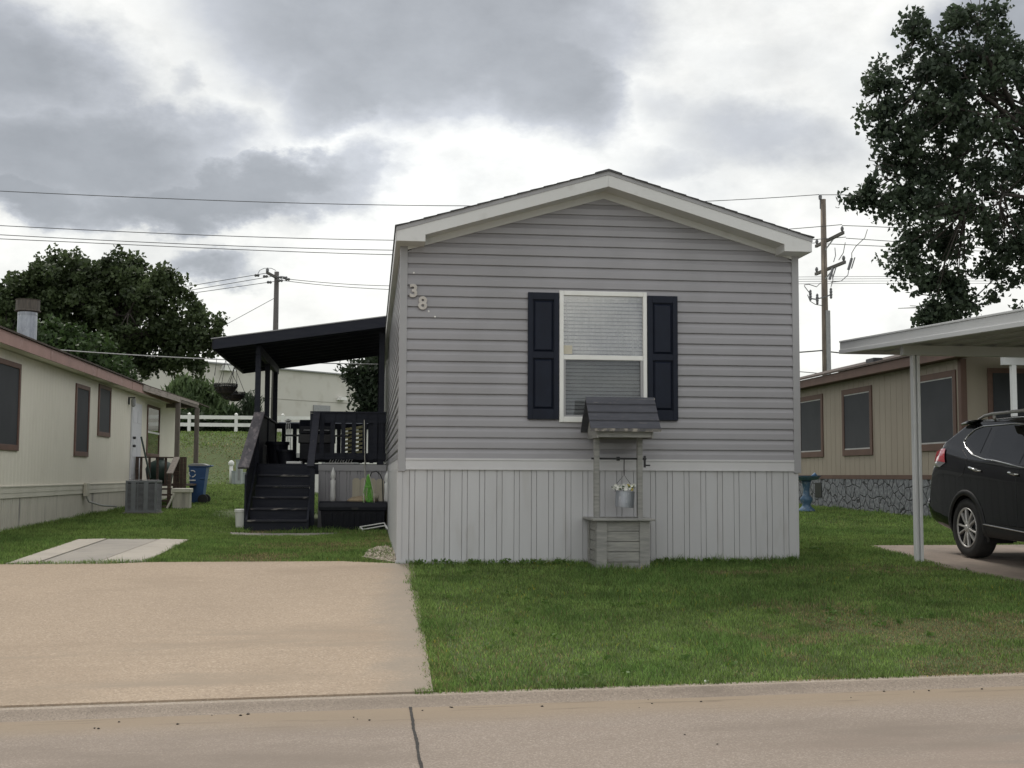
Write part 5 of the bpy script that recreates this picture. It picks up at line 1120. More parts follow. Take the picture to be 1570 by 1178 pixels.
# ------------------------------------------------------------------ black car
CXC, CYR = 6.9+.92, 1.13
CG = .062                                                  # height of the slab under the wheels
car = thing('parked_car', (CXC, CYR-2.3, CG), 'black crossover car with silver alloy wheels parked under the carport', 'car')
ug = np.linspace(0, 4.76, 187)
def ctl(us, vs, sm=3):
    y = np.interp(ug, us, vs); k = np.array([.25, .5, .25]); yp = y
    for _ in range(sm): yp = np.r_[yp[0], np.convolve(yp, k, 'valid'), yp[-1]]
    return yp
hw_ = ctl([0, .03, .09, .2, .5, 1.0, 2.6, 3.7, 4.2, 4.5, 4.68, 4.76], [.80, .85, .885, .90, .913, .92, .92, .91, .89, .82, .70, .58], 1)
zb_c = ctl([0, .10, .3, .9, 3.9, 4.5, 4.76], [.46, .40, .34, .24, .22, .25, .36], 3)
roof_ = ctl([0, .04, .15, .18, .21, .25, .33, .445, .60, .72, .78, .95, 1.7, 2.3, 2.7, 3.0, 3.55, 3.7, 4.2, 4.5, 4.68, 4.76], [.77, .81, .83, .90, 1.15, 1.245, 1.315, 1.41, 1.55, 1.645, 1.675, 1.69, 1.695, 1.675, 1.61, 1.48, 1.12, 1.07, 1.0, .93, .80, .62], 1)
belt_ = ctl([0, .5, 1.0, 2.0, 3.2, 4.76], [1.40, 1.36, 1.27, 1.15, 1.06, .9], 4)
def section(i):
    h, zb, rf = hw_[i], zb_c[i], roof_[i]; bl = min(belt_[i], rf-.05); th = rf-bl; w6 = h-.075
    mid = min(.72, bl-.16)
    w7 = w6-.20*min(th, .55)/.5; w8 = w7-.05
    pts = [(0, zb), (.72*h, zb), (h-.06, zb+.03), (h-.012, zb+.14), (h, max(mid, zb+.2)), (h-.002, max(bl-.17, zb+.25)), (w6, max(bl, zb+.3)), (w7, bl+th*.72), (w8, rf-th*.10-.004), (w8-.12, rf-.005), (0, rf+.012)]
    P = np.array(pts); s = np.linspace(0, len(P)-1, 73); out = []
    for t in s:
        k = min(int(t), len(P)-2); f = t-k; a = P[max(k-1, 0)]; b, c = P[k], P[k+1]; d = P[min(k+2, len(P)-1)]
        m0, m1 = (c-a)*.5*.75, (d-b)*.5*.75; out.append((2*f**3-3*f**2+1)*b+(f**3-2*f**2+f)*m0+(-2*f**3+3*f**2)*c+(f**3-f**2)*m1)
    return np.array(out)
SEC = np.array([section(i) for i in range(len(ug))])
def side_w(u, z):
    i = np.clip(u/4.76*186, 0, 185.999); k = int(i); f = i-k
    def one(j):
        s = SEC[j][14:]; return np.interp(z, np.maximum.accumulate(s[:, 1]), s[:, 0])
    return one(k)*(1-f)+one(k+1)*f
def cpt(u, z, off=0.0, side=-1): return np.array((CXC+side*(side_w(u, z)+off), CYR-u, CG+z))
def cpx(px, py):
    X = 6.92; u = z = 0
    for _ in range(40):
        q = atX(px, py, X); u, z = CYR-q[1], q[2]-CG; X = .6*X+.4*(CXC-side_w(np.clip(u, 0, 4.6), z))
    return (u, z)
UW = (1.145, 1.145+2.70); ZW = .355; RA = .405
def car_body():
    n, m = SEC.shape[:2]; V = []; Fc = []
    for s in (-1, 1):
        base = len(V); idx = np.arange(n*m).reshape(n, m)
        P = np.zeros((n, m, 3)); P[:, :, 0] = CXC+s*SEC[:, :, 0]; P[:, :, 1] = CYR-ug[:, None]; P[:, :, 2] = CG+SEC[:, :, 1]
        U, Z = np.repeat(ug[:, None], m, 1).copy(), SEC[:, :, 1].copy(); rm = np.zeros((n, m), bool)
        outer = (np.arange(m)[None, :] > 9) & (np.arange(m)[None, :] < 46)
        for uw in UW:
            d = np.hypot(U-uw, Z-ZW); inn = (d < RA) & outer; rm |= (d < RA-.028) & outer
            sn = inn & (d >= RA-.028); f = np.where(sn, RA/np.maximum(d, 1e-6), 1)
            P[:, :, 1] = np.where(sn, CYR-(uw+(U-uw)*f), P[:, :, 1]); P[:, :, 2] = np.where(sn, CG+ZW+(Z-ZW)*f, P[:, :, 2])
            low = (np.abs(U-uw) < RA-.02) & (np.arange(m)[None, :] > 6) & (Z < ZW+.02); rm |= low
        V += list(P.reshape(-1, 3))
        for i in range(n-1):
            for j in range(m-1):
                if rm[i, j] or rm[i+1, j] or rm[i, j+1] or rm[i+1, j+1]: continue
                q = [base+idx[i, j], base+idx[i+1, j], base+idx[i+1, j+1], base+idx[i, j+1]]; Fc.append(q if s > 0 else q[::-1])
        Fc.append(None)
        cap0 = [base+int(k) for k in idx[0]]; cap1 = [base+int(k) for k in idx[-1]]
        Fc[-1] = tuple(cap0 if s > 0 else cap0[::-1]); Fc.append(tuple(cap1[::-1] if s > 0 else cap1))
    b = MB(); b.v = [tuple(p) for p in V]; b.f = [tuple(int(k) for k in f) for f in Fc]
    o = b.build('body', 'carpaint', car, smooth=True)
    import bmesh
    bm = bmesh.new(); bm.from_mesh(o.data); bmesh.ops.remove_doubles(bm, verts=bm.verts, dist=.0008); bmesh.ops.recalc_face_normals(bm, faces=bm.faces); bm.to_mesh(o.data); bm.free()
    for p in o.data.polygons: p.use_smooth = True
    return o
body = car_body()
def patch(name, bot, top, m, off=.004, n=18, k=8, side=-1, parent=None):
    def res(L_):
        L_ = np.array(L_, float); d = np.r_[0, np.cumsum(np.linalg.norm(np.diff(L_, axis=0), axis=1))]; t = np.linspace(0, d[-1], n); return np.c_[np.interp(t, d, L_[:, 0]), np.interp(t, d, L_[:, 1])]
    B, T = res(bot), res(top); b = MB(); V = []
    for j in range(k+1):
        for i in range(n): p = B[i]*(1-j/k)+T[i]*j/k; V.append(cpt(p[0], p[1], off, side))
    b.add(V, [(j*n+i, j*n+i+1, (j+1)*n+i+1, (j+1)*n+i) for j in range(k) for i in range(n-1)])
    return b.build(name, m, parent or car, smooth=True)
def strip(name, pts, m, r=.012, off=.006, side=-1, n=60, parent=None):
    L_ = np.array(pts, float); d = np.r_[0, np.cumsum(np.linalg.norm(np.diff(L_, axis=0), axis=1))]; t = np.linspace(0, d[-1], n); P = np.c_[np.interp(t, d, L_[:, 0]), np.interp(t, d, L_[:, 1])]
    return MB().tube([cpt(u, z, off, side) for u, z in P], r, 6).build(name, m, parent or car, smooth=True)
qc, qt = [cpx(*p) for p in ((1484, 677), (1491, 686.5), (1503, 695))], [cpx(*p) for p in ((1484.4, 675), (1502, 658.5), (1521, 655.5))]
d0b, d0t = cpx(1514, 699), cpx(1529.5, 656)
bz_ = lambda u: np.interp(u, [d0b[0], 2.0, 3.2], [d0b[1], d0b[1]-.075, d0b[1]-.20]); tz_ = lambda u: np.interp(u, [d0t[0], 1.9, 2.5, 3.0], [d0t[1], d0t[1]+.02, d0t[1]-.05, d0t[1]-.36])
for s in (-1, 1):
    patch('quarter_window', qc, qt, 'carglass', .004, side=s)
    patch('rear_door_window', [d0b, (1.7, bz_(1.7)), (2.28, bz_(2.28))], [d0t, (1.8, tz_(1.8)), (2.28, tz_(2.28))], 'carglass', .004, side=s)
    patch('front_door_window', [(2.36, bz_(2.36)), (2.8, bz_(2.8)), (3.25, bz_(3.25))], [(2.36, tz_(2.36)), (2.6, tz_(2.6)), (3.2, bz_(3.2)+.06)], 'carglass', .004, side=s)
    lo = [cpx(*p) for p in ((1478.5, 677), (1482, 687), (1492, 698), (1509, 704.5))]; up = [cpx(*p) for p in ((1478.5, 677), (1484, 669), (1496, 658.5), (1508, 653.8), (1524, 652.5))]
    strip('window_chrome', lo+[(1.7, bz_(1.7)-.03), (2.3, bz_(2.3)-.03), (3.3, bz_(3.3)-.03)], 'chrome', .011, .004, s)
    strip('window_chrome', up+[(1.8, tz_(1.8)+.022), (2.4, tz_(2.4)+.02)], 'chrome', .009, .004, s)
    # tail lamp wrapping round the corner
    tb = [cpx(*p) for p in ((1434, 708), (1441, 707.5), (1450.5, 709))]; tt = [cpx(*p) for p in ((1437.5, 693), (1443, 689.5), (1451, 688))]
    tl = patch('tail_lamp', tb, tt, 'redlens', .014, side=s)
    lb = [cpx(*p) for p in ((1437, 717.5), (1442, 716), (1450, 710))]; patch('reversing_lamp', lb, tb, 'clearlens', .010, side=s, parent=tl)
    h0, h1 = cpx(1487, 716.5), cpx(1505, 722)
    hb_ = MB(); pts = [cpt(h0[0], h0[1], .008, s), cpt(h0[0]+.05, h0[1]-.005, .035, s), cpt(h1[0]-.05, h1[1], .035, s), cpt(h1[0], h1[1], .008, s)]; hb_.tube(pts, [.012, .017, .015, .010], 8); hb_.build('door_handle', 'chrome', car, smooth=True)
    h0, h1 = (2.15, 1.02), (2.37, 1.0); MB().tube([cpt(h0[0], h0[1], .008, s), cpt(h0[0]+.05, h0[1], .035, s), cpt(h1[0]-.05, h1[1], .035, s), cpt(h1[0], h1[1], .008, s)], [.012, .017, .015, .010], 8).build('door_handle', 'chrome', car, smooth=True)
    s0, s1 = cpx(1508, 804), cpx(1569, 816); sg = (s1[1]-s0[1])/(s1[0]-s0[0])
    strip('sill_chrome', [s0, s1, (3.25, s0[1]+sg*.6*(3.25-s0[0]))], 'chrome', .009, .008, s)
    patch('sill_cladding', [(1.58, .26), (3.40, .24)], [(1.58, .43), (3.40, .385)], 'cladding', .006, 20, 5, s)
    # seams of the doors
    for L_ in ([cpx(1468, 733), cpx(1477, 727), cpx(1480, 715), cpx(1483, 703), cpx(1476, 690)], [(1.53, .62), (1.57, .45)], [(2.32, .36), (2.32, .9), (2.33, bz_(2.33)-.05)], [(3.33, .36), (3.36, .9), (3.30, 1.04)]): strip('door_seam', L_, 'black', .0035, .0, s)
    for uw in UW:
        a = np.linspace(math.radians(-22), math.radians(202), 41); R1, R2 = RA-.012, RA+.055; V = []
        for t in a:
            for R, off in ((R1, .0), (R1, .016), (R2-.01, .014), (R2, .002)):
                u, z = uw+R*math.cos(t), ZW+R*math.sin(t); z = max(z, .2); V.append(cpt(u, z, off, s))
        b = MB(); b.add(V, [(i*4+j, i*4+j+1, i*4+j+5, i*4+j+4) for i in range(40) for j in range(3)]); b.build('arch_flare', 'cladding', car, smooth=True)
        b = MB(); a = np.linspace(math.radians(-25), math.radians(205), 25); xo, xi = CXC+s*.885, CXC+s*.52
        V = [(x, CYR-(uw+RA*1.0*math.cos(t)), CG+ZW+RA*math.sin(t)) for t in a for x in (xo, xi)]; b.add(V, [(2*i, 2*i+1, 2*i+3, 2*i+2) for i in range(24)])
        b.quad(*[(xi, CYR-(uw+x), CG+z) for x, z in ((-.45, .2), (.45, .2), (.45, .78), (-.45, .78))]); b.build('arch_liner', 'black', car)
    rr = [cpx(1507, 641), cpx(1520, 636)]
    b = MB(); xw = CXC+s*.60; z0 = roof_[0]
    pts = [(xw, CYR-u, CG+z) for u, z in ((.92, 1.685), (1.07, 1.722), (1.25, 1.738), (2.0, 1.742), (2.45, 1.725), (2.65, 1.67))]; b.tube(pts, [.012, .019, .02, .02, .019, .012], 8); b.tube([(xw, CYR-1.3, CG+1.66), (xw, CYR-1.3, CG+1.73)], .02, 6); b.build('roof_rail', 'alloy', car, smooth=True)
    b = MB(); b.lathe((CXC+s*1.0, CYR-3.22, CG+1.10), [(.02, -.10), (.09, -.07), (.11, 0), (.08, .07), (.0, .09)], 14, 'x'); b.build('wing_mirror', 'carpaint', car, smooth=True)
    patch('headlamp', [(4.35, .76), (4.6, .74)], [(4.3, .88), (4.58, .86)], 'clearlens', .006, side=s)
# rear glass, spoiler lip, bumper step, front glass
def topline(us, wf, z_off, m, name):
    b = MB(); V = []
    for u in us:
        i = np.clip(u/4.76*186, 0, 186); rf = float(np.interp(u, ug, roof_)); ww = wf(u)
        for k in range(9): x = -1+2*k/8; V.append((CXC+x*ww, CYR-u, CG+rf+.012*(1-abs(x))+z_off))
    n = len(us); b.add(V, [(i*9+k, i*9+k+1, (i+1)*9+k+1, (i+1)*9+k) for i in range(n-1) for k in range(8)]); return b.build(name, m, car, smooth=True)
topline(np.linspace(.31, .64, 9), lambda u: .66, .006, 'carglass', 'rear_window'); topline(np.linspace(2.74, 3.50, 9), lambda u: .62+.08*(u-2.7), .006, 'carglass', 'windscreen'); topline(np.linspace(1.0, 2.4, 9), lambda u: .45, .006, 'carglass', 'glass_roof')
b = MB(); V = []
for x in np.linspace(-1, 1, 15):
    ye = CYR-.665-.07*abs(x)**3; xx = CXC+x*.72
    for y, z in ((ye+.03, 1.648), (ye+.035, 1.672), (ye-.12, 1.70), (ye-.26, 1.695), (ye-.2, 1.655)): V.append((xx, y, CG+z-.03*abs(x)**4))
b.add(V, [(i*5+k, i*5+(k+1) % 5, (i+1)*5+(k+1) % 5, (i+1)*5+k) for i in range(14) for k in range(5)]+[(0, 1, 2, 3, 4), tuple(range(70, 75))[::-1]]); b.build('roof_spoiler', 'carpaint', car, smooth=True)
b = MB(); b.box(CXC-.26, CXC+.26, CYR-.02, CYR+.003, CG+.60, CG+.72); b.build('rear_plate', 'white', car)
b = MB(); V = []
for x in np.linspace(-.62, .62, 9):
    for y, z in ((CYR-.02, .48), (CYR+.006, .50), (CYR+.012, .56), (CYR-.02, .60)): V.append((CXC+x, y-.05*abs(x/.62)**3, CG+z))
b.add(V, [(i*4+k, i*4+k+1, (i+1)*4+k+1, (i+1)*4+k) for i in range(8) for k in range(3)]); b.build('lower_bumper', 'cladding', car, smooth=True)
# wheels
def wheel():
    c = np.array((CXC-.905, CYR-UW[0], CG+ZW)); R = .362
    ty = MB().lathe(c, [(.235, .005), (.25, -.006), (.30, -.014), (.345, -.004), (.358, .02), (R, .06), (R, .17), (.355, .21), (.30, .235), (.23, .225), (.23, .12)], 48, 'x', False).build('wheel', 'tyre', car, smooth=True)
    b = MB(); b.lathe(c, [(.236, .02), (.240, .0), (.243, -.006), (.232, -.010), (.222, .004)], 48, 'x', False); b.build('rim', 'alloy', ty, smooth=True)
    MB().lathe(c, [(.2225, .006), (.215, .05), (.21, .12)], 48, 'x', False).build('barrel', 'black', ty, smooth=True)
    b = MB()
    for k in range(10):
        t = 2*math.pi*(k+(.18 if k % 2 else -.18)*.5)/10+.2; er = np.array((0, math.cos(t), math.sin(t))); et = np.array((0, -math.sin(t), math.cos(t)))
        pr_ = [(.045, .030, -.002), (.12, .021, -.008), (.21, .027, -.002), (.232, .035, .004)]
        V = []
        for r, wd, dx in pr_: V += [c+er*r+et*wd*.5+np.array((dx+.01, 0, 0)), c+er*r+et*wd*.32+np.array((dx, 0, 0)), c+er*r-et*wd*.32+np.array((dx, 0, 0)), c+er*r-et*wd*.5+np.array((dx+.01, 0, 0)), c+er*r-et*wd*.4+np.array((dx+.04, 0, 0)), c+er*r+et*wd*.4+np.array((dx+.04, 0, 0))]
        b.add(V, [(i*6+j, i*6+(j+1) % 6, (i+1)*6+(j+1) % 6, (i+1)*6+j) for i in range(3) for j in range(6)])
    b.build('spokes', 'alloy', ty)
    MB().lathe(c, [(.0, -.016), (.028, -.016), (.034, -.008), (.06, .0), (.062, .03)], 20, 'x').build('hub_cap', 'alloy', ty)
    MB().lathe(c+np.array((.07, 0, 0)), [(.0, 0), (.15, 0), (.15, .012), (0, .012)], 24, 'x').build('brake_disc', 'acdark', ty)
    MB().lathe(c+np.array((.11, 0, 0)), [(.0, 0), (.23, 0), (.23, .006), (0, .006)], 24, 'x').build('wheel_back', 'black', ty)
    return ty
w0_ = wheel()
for uw, s in ((UW[1], -1), (UW[0], 1), (UW[1], 1)):
    q = copy_tree(w0_, car); c0 = np.array((CXC-.905, CYR-UW[0], CG+ZW))-BASE[car.name]
    if s < 0: q.location = (0, UW[0]-uw, 0)
    else:
        q.rotation_euler = (0, 0, math.pi); q.location = (0, 2*c0[1]-(uw-UW[0]), 0)

# ------------------------------------------------------------------ trees and shrubs
def leaves(name, parent, C, Rc, per, L_, W_, c_lo, c_hi, up=.0, seed=1, flat_=1.0, droop=0):
    r = np.random.default_rng(seed); n = len(C)*per; c = np.repeat(C, per, 0); rad = np.repeat(Rc, per)
    d = r.normal(0, 1, (n, 3)); d /= np.linalg.norm(d, axis=1)[:, None]; p = c+d*(rad*r.random(n)**.5)[:, None]*np.array((1, 1, flat_))
    a = r.normal(0, 1, (n, 3)); a[:, 2] += up*2-droop*1.5; a /= np.linalg.norm(a, axis=1)[:, None]
    b = np.cross(a, r.normal(0, 1, (n, 3))); b /= np.linalg.norm(b, axis=1)[:, None]; nn = np.cross(a, b)
    s = (.65+.7*r.random(n))[:, None]; l, w_ = L_*s, W_*s
    V = np.stack([p-a*l*.5, p-b*w_*.5+a*l*.05+nn*w_*.15, p+a*l*.5-nn*l*.1, p+b*w_*.5+a*l*.05+nn*w_*.15], 1).reshape(-1, 3)
    Fc = np.arange(n*4).reshape(n, 4)
    cl = np.repeat(r.random(len(C)), per)*.6+r.random(n)*.4; col = np.array(c_lo)+(np.array(c_hi)-np.array(c_lo))*cl[:, None]; col *= (.85+.3*r.random(n))[:, None]
    return fastmesh(name, V, Fc, 'leaf', np.repeat(col, 4, 0), parent=parent)
def ell(px, py, rx, ry, Y, rd=None):
    c = atY(px, py, Y); k = (c-CAM)@FW/F; return (c, np.array((rx*k, (rd if rd else (rx+ry)/2)*k, ry*k)))
def fill(ells, n, r, shell=.45):
    vol = np.array([e[1].prod() for e in ells])**.8; pk = r.choice(len(ells), n, p=vol/vol.sum()); d = r.normal(0, 1, (n, 3)); d /= np.linalg.norm(d, axis=1)[:, None]
    return np.array([ells[i][0] for i in pk])+d*(r.random(n)**shell)[:, None]*np.array([ells[i][1] for i in pk])
def limbs(C, trunk, r, nmain, r0, wob=.15, tw=.012, twn=1.0, high=False):
    """trunk: list of points; grows limbs to the ellipsoid clusters and thin twigs to the clumps"""
    b = MB(); T = [np.array(p, float) for p in trunk]; b.tube(T, list(np.linspace(r0, r0*.55, len(T))), 10)
    nodes = []; top = T[-1]
    hi_ = C[C[:, 2] > 5.6] if high else C; tg = hi_[r.choice(len(hi_), nmain, replace=False)]
    for g in tg:
        st = T[r.integers(max(1, len(T)-2), len(T))]; mid = st*.5+g*.5+r.normal(0, wob*2, 3)+np.array((0, 0, np.linalg.norm(g-st)*.10)); P = [st, st*.75+mid*.25+r.normal(0, wob*.5, 3), mid, mid*.45+g*.55+r.normal(0, wob, 3), g]
        L_ = np.linalg.norm(g-st); b.tube(P, [r0*.42, r0*.34, r0*.22, r0*.12, r0*.04], 7); nodes += [P[2]*(1-t)+P[3]*t for t in (0, .5)]+[P[3]*(1-t)+P[4]*t for t in (0, .5, 1)]
    nodes = np.array(nodes)
    for c in C:
        dd_ = np.linalg.norm(nodes-c, axis=1); k = np.argmin(dd_)
        if r.random() > (twn if dd_[k] < .9 else .22): continue
        b.tube([nodes[k], (nodes[k]+c)/2+r.normal(0, .06, 3), c], [tw*1.6, tw, tw*.5], 4)
    return b
def tree(name, base, ells, n, per, Rc, L_, W_, lo, hi, label, trunk, r0, nmain, seed, group=None, up=0, shell=.45, tw=.012, cat='tree', twn=1.0, flat_=1.0, extra=None, droop=0):
    r = np.random.default_rng(seed); t = thing(name, base, label, cat, group); C = fill(ells, n, r, shell)
    if extra is not None: C = np.r_[C, extra]
    limbs(C, trunk, r, nmain, r0, tw=tw, twn=twn, high=name == 'leafy_tree').build('trunk', 'bark', t, smooth=True)
    leaves('crown', t, C, Rc*(.6+.8*r.random(len(C))), per, L_, W_, lo, hi, up, seed, flat_, droop); return t
# big dark tree behind the carport
Y = 7.6; k = 21.9/F
base = (13.4, 7.6, G(13.4, 7.6))
E_ = [ell(1575, 250, 190, 190, Y, 150), ell(1480, 200, 110, 130, Y, 110), ell(1420, 190, 80, 80, Y, 80), ell(1450, 75, 55, 55, Y, 60), ell(1500, 95, 55, 55, Y, 60), ell(1462, 25, 22, 26, Y, 30), ell(1410, 110, 55, 45, Y, 50), ell(1548, 112, 42, 32, Y, 45),
      ell(1352, 128, 22, 16, Y, 25), ell(1345, 172, 22, 24, Y, 25), ell(1372, 205, 36, 36, Y, 45), ell(1395, 265, 45, 45, Y, 60), ell(1330, 306, 24, 14, Y, 25), ell(1365, 312, 30, 26, Y, 40), ell(1420, 330, 60, 60, Y, 80), ell(1390, 385, 34, 34, Y, 40), ell(1415, 420, 36, 22, Y, 40), ell(1455, 440, 30, 26, Y, 40), ell(1500, 400, 80, 70, Y, 90), ell(1480, 470, 36, 22, Y, 40), ell(1418, 488, 18, 10, Y, 20), ell(1440, 478, 22, 12, Y, 20),
      ell(1590, 400, 90, 80, Y, 90), ell(1700, 260, 130, 170, Y, 130), ell(1660, 400, 90, 60, Y, 90), ell(1650, 160, 80, 60, Y, 80), ell(1515, 40, 20, 26, Y, 25), ell(1402, 45, 12, 22, Y, 18)]
small = []; rs = np.random.default_rng(5)
for e in E_:
    if e[1][0] < .5: small += [e[0]+rs.normal(0, .5, 3)*e[1] for _ in range(9)]
    else: small += [e[0]+(lambda d: d/np.linalg.norm(d))(rs.normal(0, 1, 3))*e[1]*.95 for _ in range(7)]
trp = [base, (13.35, 7.6, 1.5), (13.3, 7.55, 3.2), (13.2, 7.6, 5.0), (13.0, 7.6, 6.4), (12.8, 7.6, 7.4)]
big = tree('leafy_tree', base, [e for e in E_ if e[1][0] >= .35], 520, 52, .235, .105, .078, (.022, .035, .025), (.080, .112, .064), 'tall dark green leafy tree rising behind the white carport roof', trp, .15, 26, 11, extra=np.array(small), shell=.40, tw=.011)
b = MB()
for p0, p1, p2 in (((1385, 275), (1360, 262), (1338, 252)), ((1380, 285), (1352, 270), (1334, 262)), ((1400, 95), (1394, 82), (1390, 70)), ((1500, 40), (1492, 15), (1486, -8)), ((1504, 30), (1502, 5), (1503, -10)), ((1430, 480), (1405, 472), (1377, 473)), ((1425, 484), (1412, 470), (1395, 469)), ((1445, 455), (1415, 452), (1408, 453)), ((1350, 290), (1330, 285), (1312, 286)), ((1370, 255), (1345, 248), (1332, 246))):
    MB().tube([atY(*p0, Y), atY(*p1, Y), atY(*p2, Y)], [.014, .009, .005], 4).build('bare_twig', 'bark', big)
# oak behind the cream home
Y = 30.0
E_ = [ell(110, 445, 62, 56, Y), ell(165, 438, 58, 46, Y), ell(205, 445, 50, 42, Y), ell(245, 455, 50, 46, Y), ell(170, 480, 95, 70, Y), ell(270, 490, 50, 46, Y), ell(60, 475, 55, 46, Y), ell(25, 500, 40, 55, Y), ell(305, 510, 32, 30, Y), ell(290, 528, 36, 22, Y), ell(235, 535, 55, 20, Y), ell(200, 515, 85, 42, Y), ell(55, 440, 35, 30, Y), ell(-15, 480, 40, 50, Y), ell(320, 500, 22, 22, Y), ell(222, 562, 9, 12, Y, 14), ell(246, 560, 9, 9, Y, 14), ell(264, 558, 12, 8, Y, 14), ell(302, 560, 6, 13, Y, 10), ell(85, 412, 40, 22, Y), ell(180, 402, 26, 14, Y), ell(245, 432, 24, 18, Y), ell(130, 418, 62, 32, Y), ell(40, 455, 40, 36, Y), ell(5, 470, 40, 36, Y), ell(75, 430, 36, 30, Y)]
bx = atY(185, 640, Y)
small = []
for e in E_: small += [e[0]+(lambda d: d/np.linalg.norm(d))(rs.normal(0, 1, 3))*e[1]*.95 for _ in range(7)]
tree('oak_tree', (bx[0], Y, G(bx[0], Y)), E_, 470, 62, .32, .165, .115, (.028, .043, .019), (.090, .124, .050), 'broad dark oak tree standing behind the cream mobile home', [(bx[0], Y, G(bx[0], Y)-.1), (bx[0]+.05, Y, 2.0), atY(186, 570, Y), atY(192, 540, Y), atY(205, 510, Y)], .38, 26, 21, extra=np.array(small), shell=.42, tw=.02)
Y = 26.0; bx = atY(110, 640, Y)
tree('bushy_tree', (bx[0], Y, G(bx[0], Y)), [ell(85, 545, 45, 48, Y), ell(130, 560, 48, 45, Y), ell(165, 585, 42, 45, Y), ell(40, 560, 40, 40, Y), ell(110, 600, 80, 40, Y)], 260, 70, .42, .17, .10, (.030, .055, .018), (.060, .10, .032), 'mid green bushy tree lower than the oak beside it, behind the flue pipe', [(bx[0], Y, G(bx[0], Y)-.1), (bx[0], Y, 2.2), atY(110, 590, Y)], .2, 14, 22, tw=.015)
# willowy shrubs beyond the fence
def shrub(px, py, rx, ry, Y, n, lo, hi, label, seed, L_=.5, W_=.12, up=.9, name='willow_shrub', group='shrubs beyond the white fence', lean=()):
    c = atY(px, py, Y); g0 = G(c[0], Y); tree(name, (c[0], Y, g0), [ell(px, py, rx, ry, Y)]+[ell(*e, Y) for e in lean], n, 60, .55, L_, W_, lo, hi, label, [(c[0], Y, g0-.1), (c[0], Y, g0+.6), (c[0], Y, c[2])], .12, 10, seed, group, up, .5, .02, 'shrub')
Y = 51
shrub(283, 630, 24, 40, Y, 90, (.06, .095, .04), (.14, .20, .085), 'tall willowy shrub beyond the white fence nearest the porch posts of the cream home', 31, lean=((283, 598, 10, 16), (268, 612, 7, 14)))
shrub(315, 632, 26, 38, Y+.6, 90, (.06, .095, .04), (.14, .20, .085), 'middle willowy shrub beyond the white fence with the widest crown', 32, lean=((308, 602, 11, 16), (330, 612, 10, 12)))
shrub(345, 645, 20, 26, Y+.3, 60, (.05, .085, .035), (.12, .175, .075), 'lowest willowy shrub beyond the white fence, beneath the hanging baskets', 33)
shrub(300, 655, 50, 12, 49.6, 70, (.018, .032, .014), (.04, .065, .024), 'dark low hedge clump just behind the rails of the white fence', 34, L_=.35, W_=.16, up=0, name='hedge', group='low hedge behind the fence')
shrub(384, 630, 8, 22, 50.2, 30, (.02, .034, .018), (.04, .06, .03), 'small spiky conifer beyond the fence, beside the weathered stair rail', 35, L_=.4, W_=.06, up=.7, name='conifer', lean=((384, 612, 4, 14), (379, 650, 10, 10)))
Y = 30.5
shrub(590, 600, 38, 52, Y, 150, (.014, .024, .013), (.036, .054, .026), 'dark cedar tree behind the porch, half hidden by the grey home', 36, L_=.24, W_=.10, up=.2, name='cedar_tree', group='cedar', lean=((555, 572, 26, 12), (545, 578, 18, 8), (568, 600, 18, 22), (600, 560, 30, 22), (575, 640, 24, 20)))

# ------------------------------------------------------------------ utility poles and wires
Y = 36.0; p1, p2 = atY(1262, 306, Y), atY(1266, 560, Y); px_ = p1[0]
rp = thing('utility_pole', (px_, Y, G(px_, Y)), 'tall brown wooden utility pole with two crossarms right of the grey home', 'utility pole')
MB().tube([(px_, Y, G(px_, Y)-.2), (px_, Y, 6), (px_, Y, p1[2])], [.17, .15, .115], 14).build('pole', 'pole', rp, smooth=True)
zc_ = float(atY(1264, 477, Y)[2]); MB().box(px_-.02, px_+.17, Y-.19, Y-.10, G(px_, Y), zc_).build('cable_guard', 'steel', rp)
arms = []
for (xa, ya), (xb, yb) in (((1251, 381), (1293, 353.5)), ((1250.5, 420.5), (1295.5, 402))):
    a = atY(xa, ya, Y+1.55); c = atY(xb, yb, Y-1.55); z = (a[2]+c[2])/2; a[2] = c[2] = z
    o = MB().beam(a, c, .10, .13).build('crossarm', 'polegrey', rp); arms.append((a, c))
    for t in (.04, .3, .96): p = a*(1-t)+c*t; MB().lathe((p[0], p[1], p[2]+.065), [(.03, 0), (.06, .05), (.075, .14), (.04, .22), (0, .24)], 10).build('insulator', 'insul', o)
    MB().beam((px_, Y-.12, z-.5), a*.35+c*.65+np.array((0, 0, -.06)), .03, .05).build('brace', 'steel', o)
MB().lathe((px_-.13, Y, p1[2]-.02), [(.03, -.4), (.03, 0), (.07, .02), (.08, .16), (.05, .22), (0, .23)], 10).build('top_pin', 'insul', rp)
def cut(px, py, Yc, nm='fuse_cutout'):
    q = atY(px, py, Yc); MB().lathe(q, [(.03, -.32), (.06, -.26), (.05, -.2), (.07, -.14), (.05, -.08), (.07, -.02), (.05, .04), (.06, .1), (.02, .16)], 10).build(nm, 'insul', rp)
for x, y in ((1242.5, 450), (1253, 456), (1274, 447)): cut(x, y, Y-.5)
b = MB()
for P in (((1243, 458), (1250, 459), (1264, 456), (1274, 452)),): MB().tube([atY(x, y, Y-.45) for x, y in P], .03, 6).build('cutout_arm', 'insul', rp)
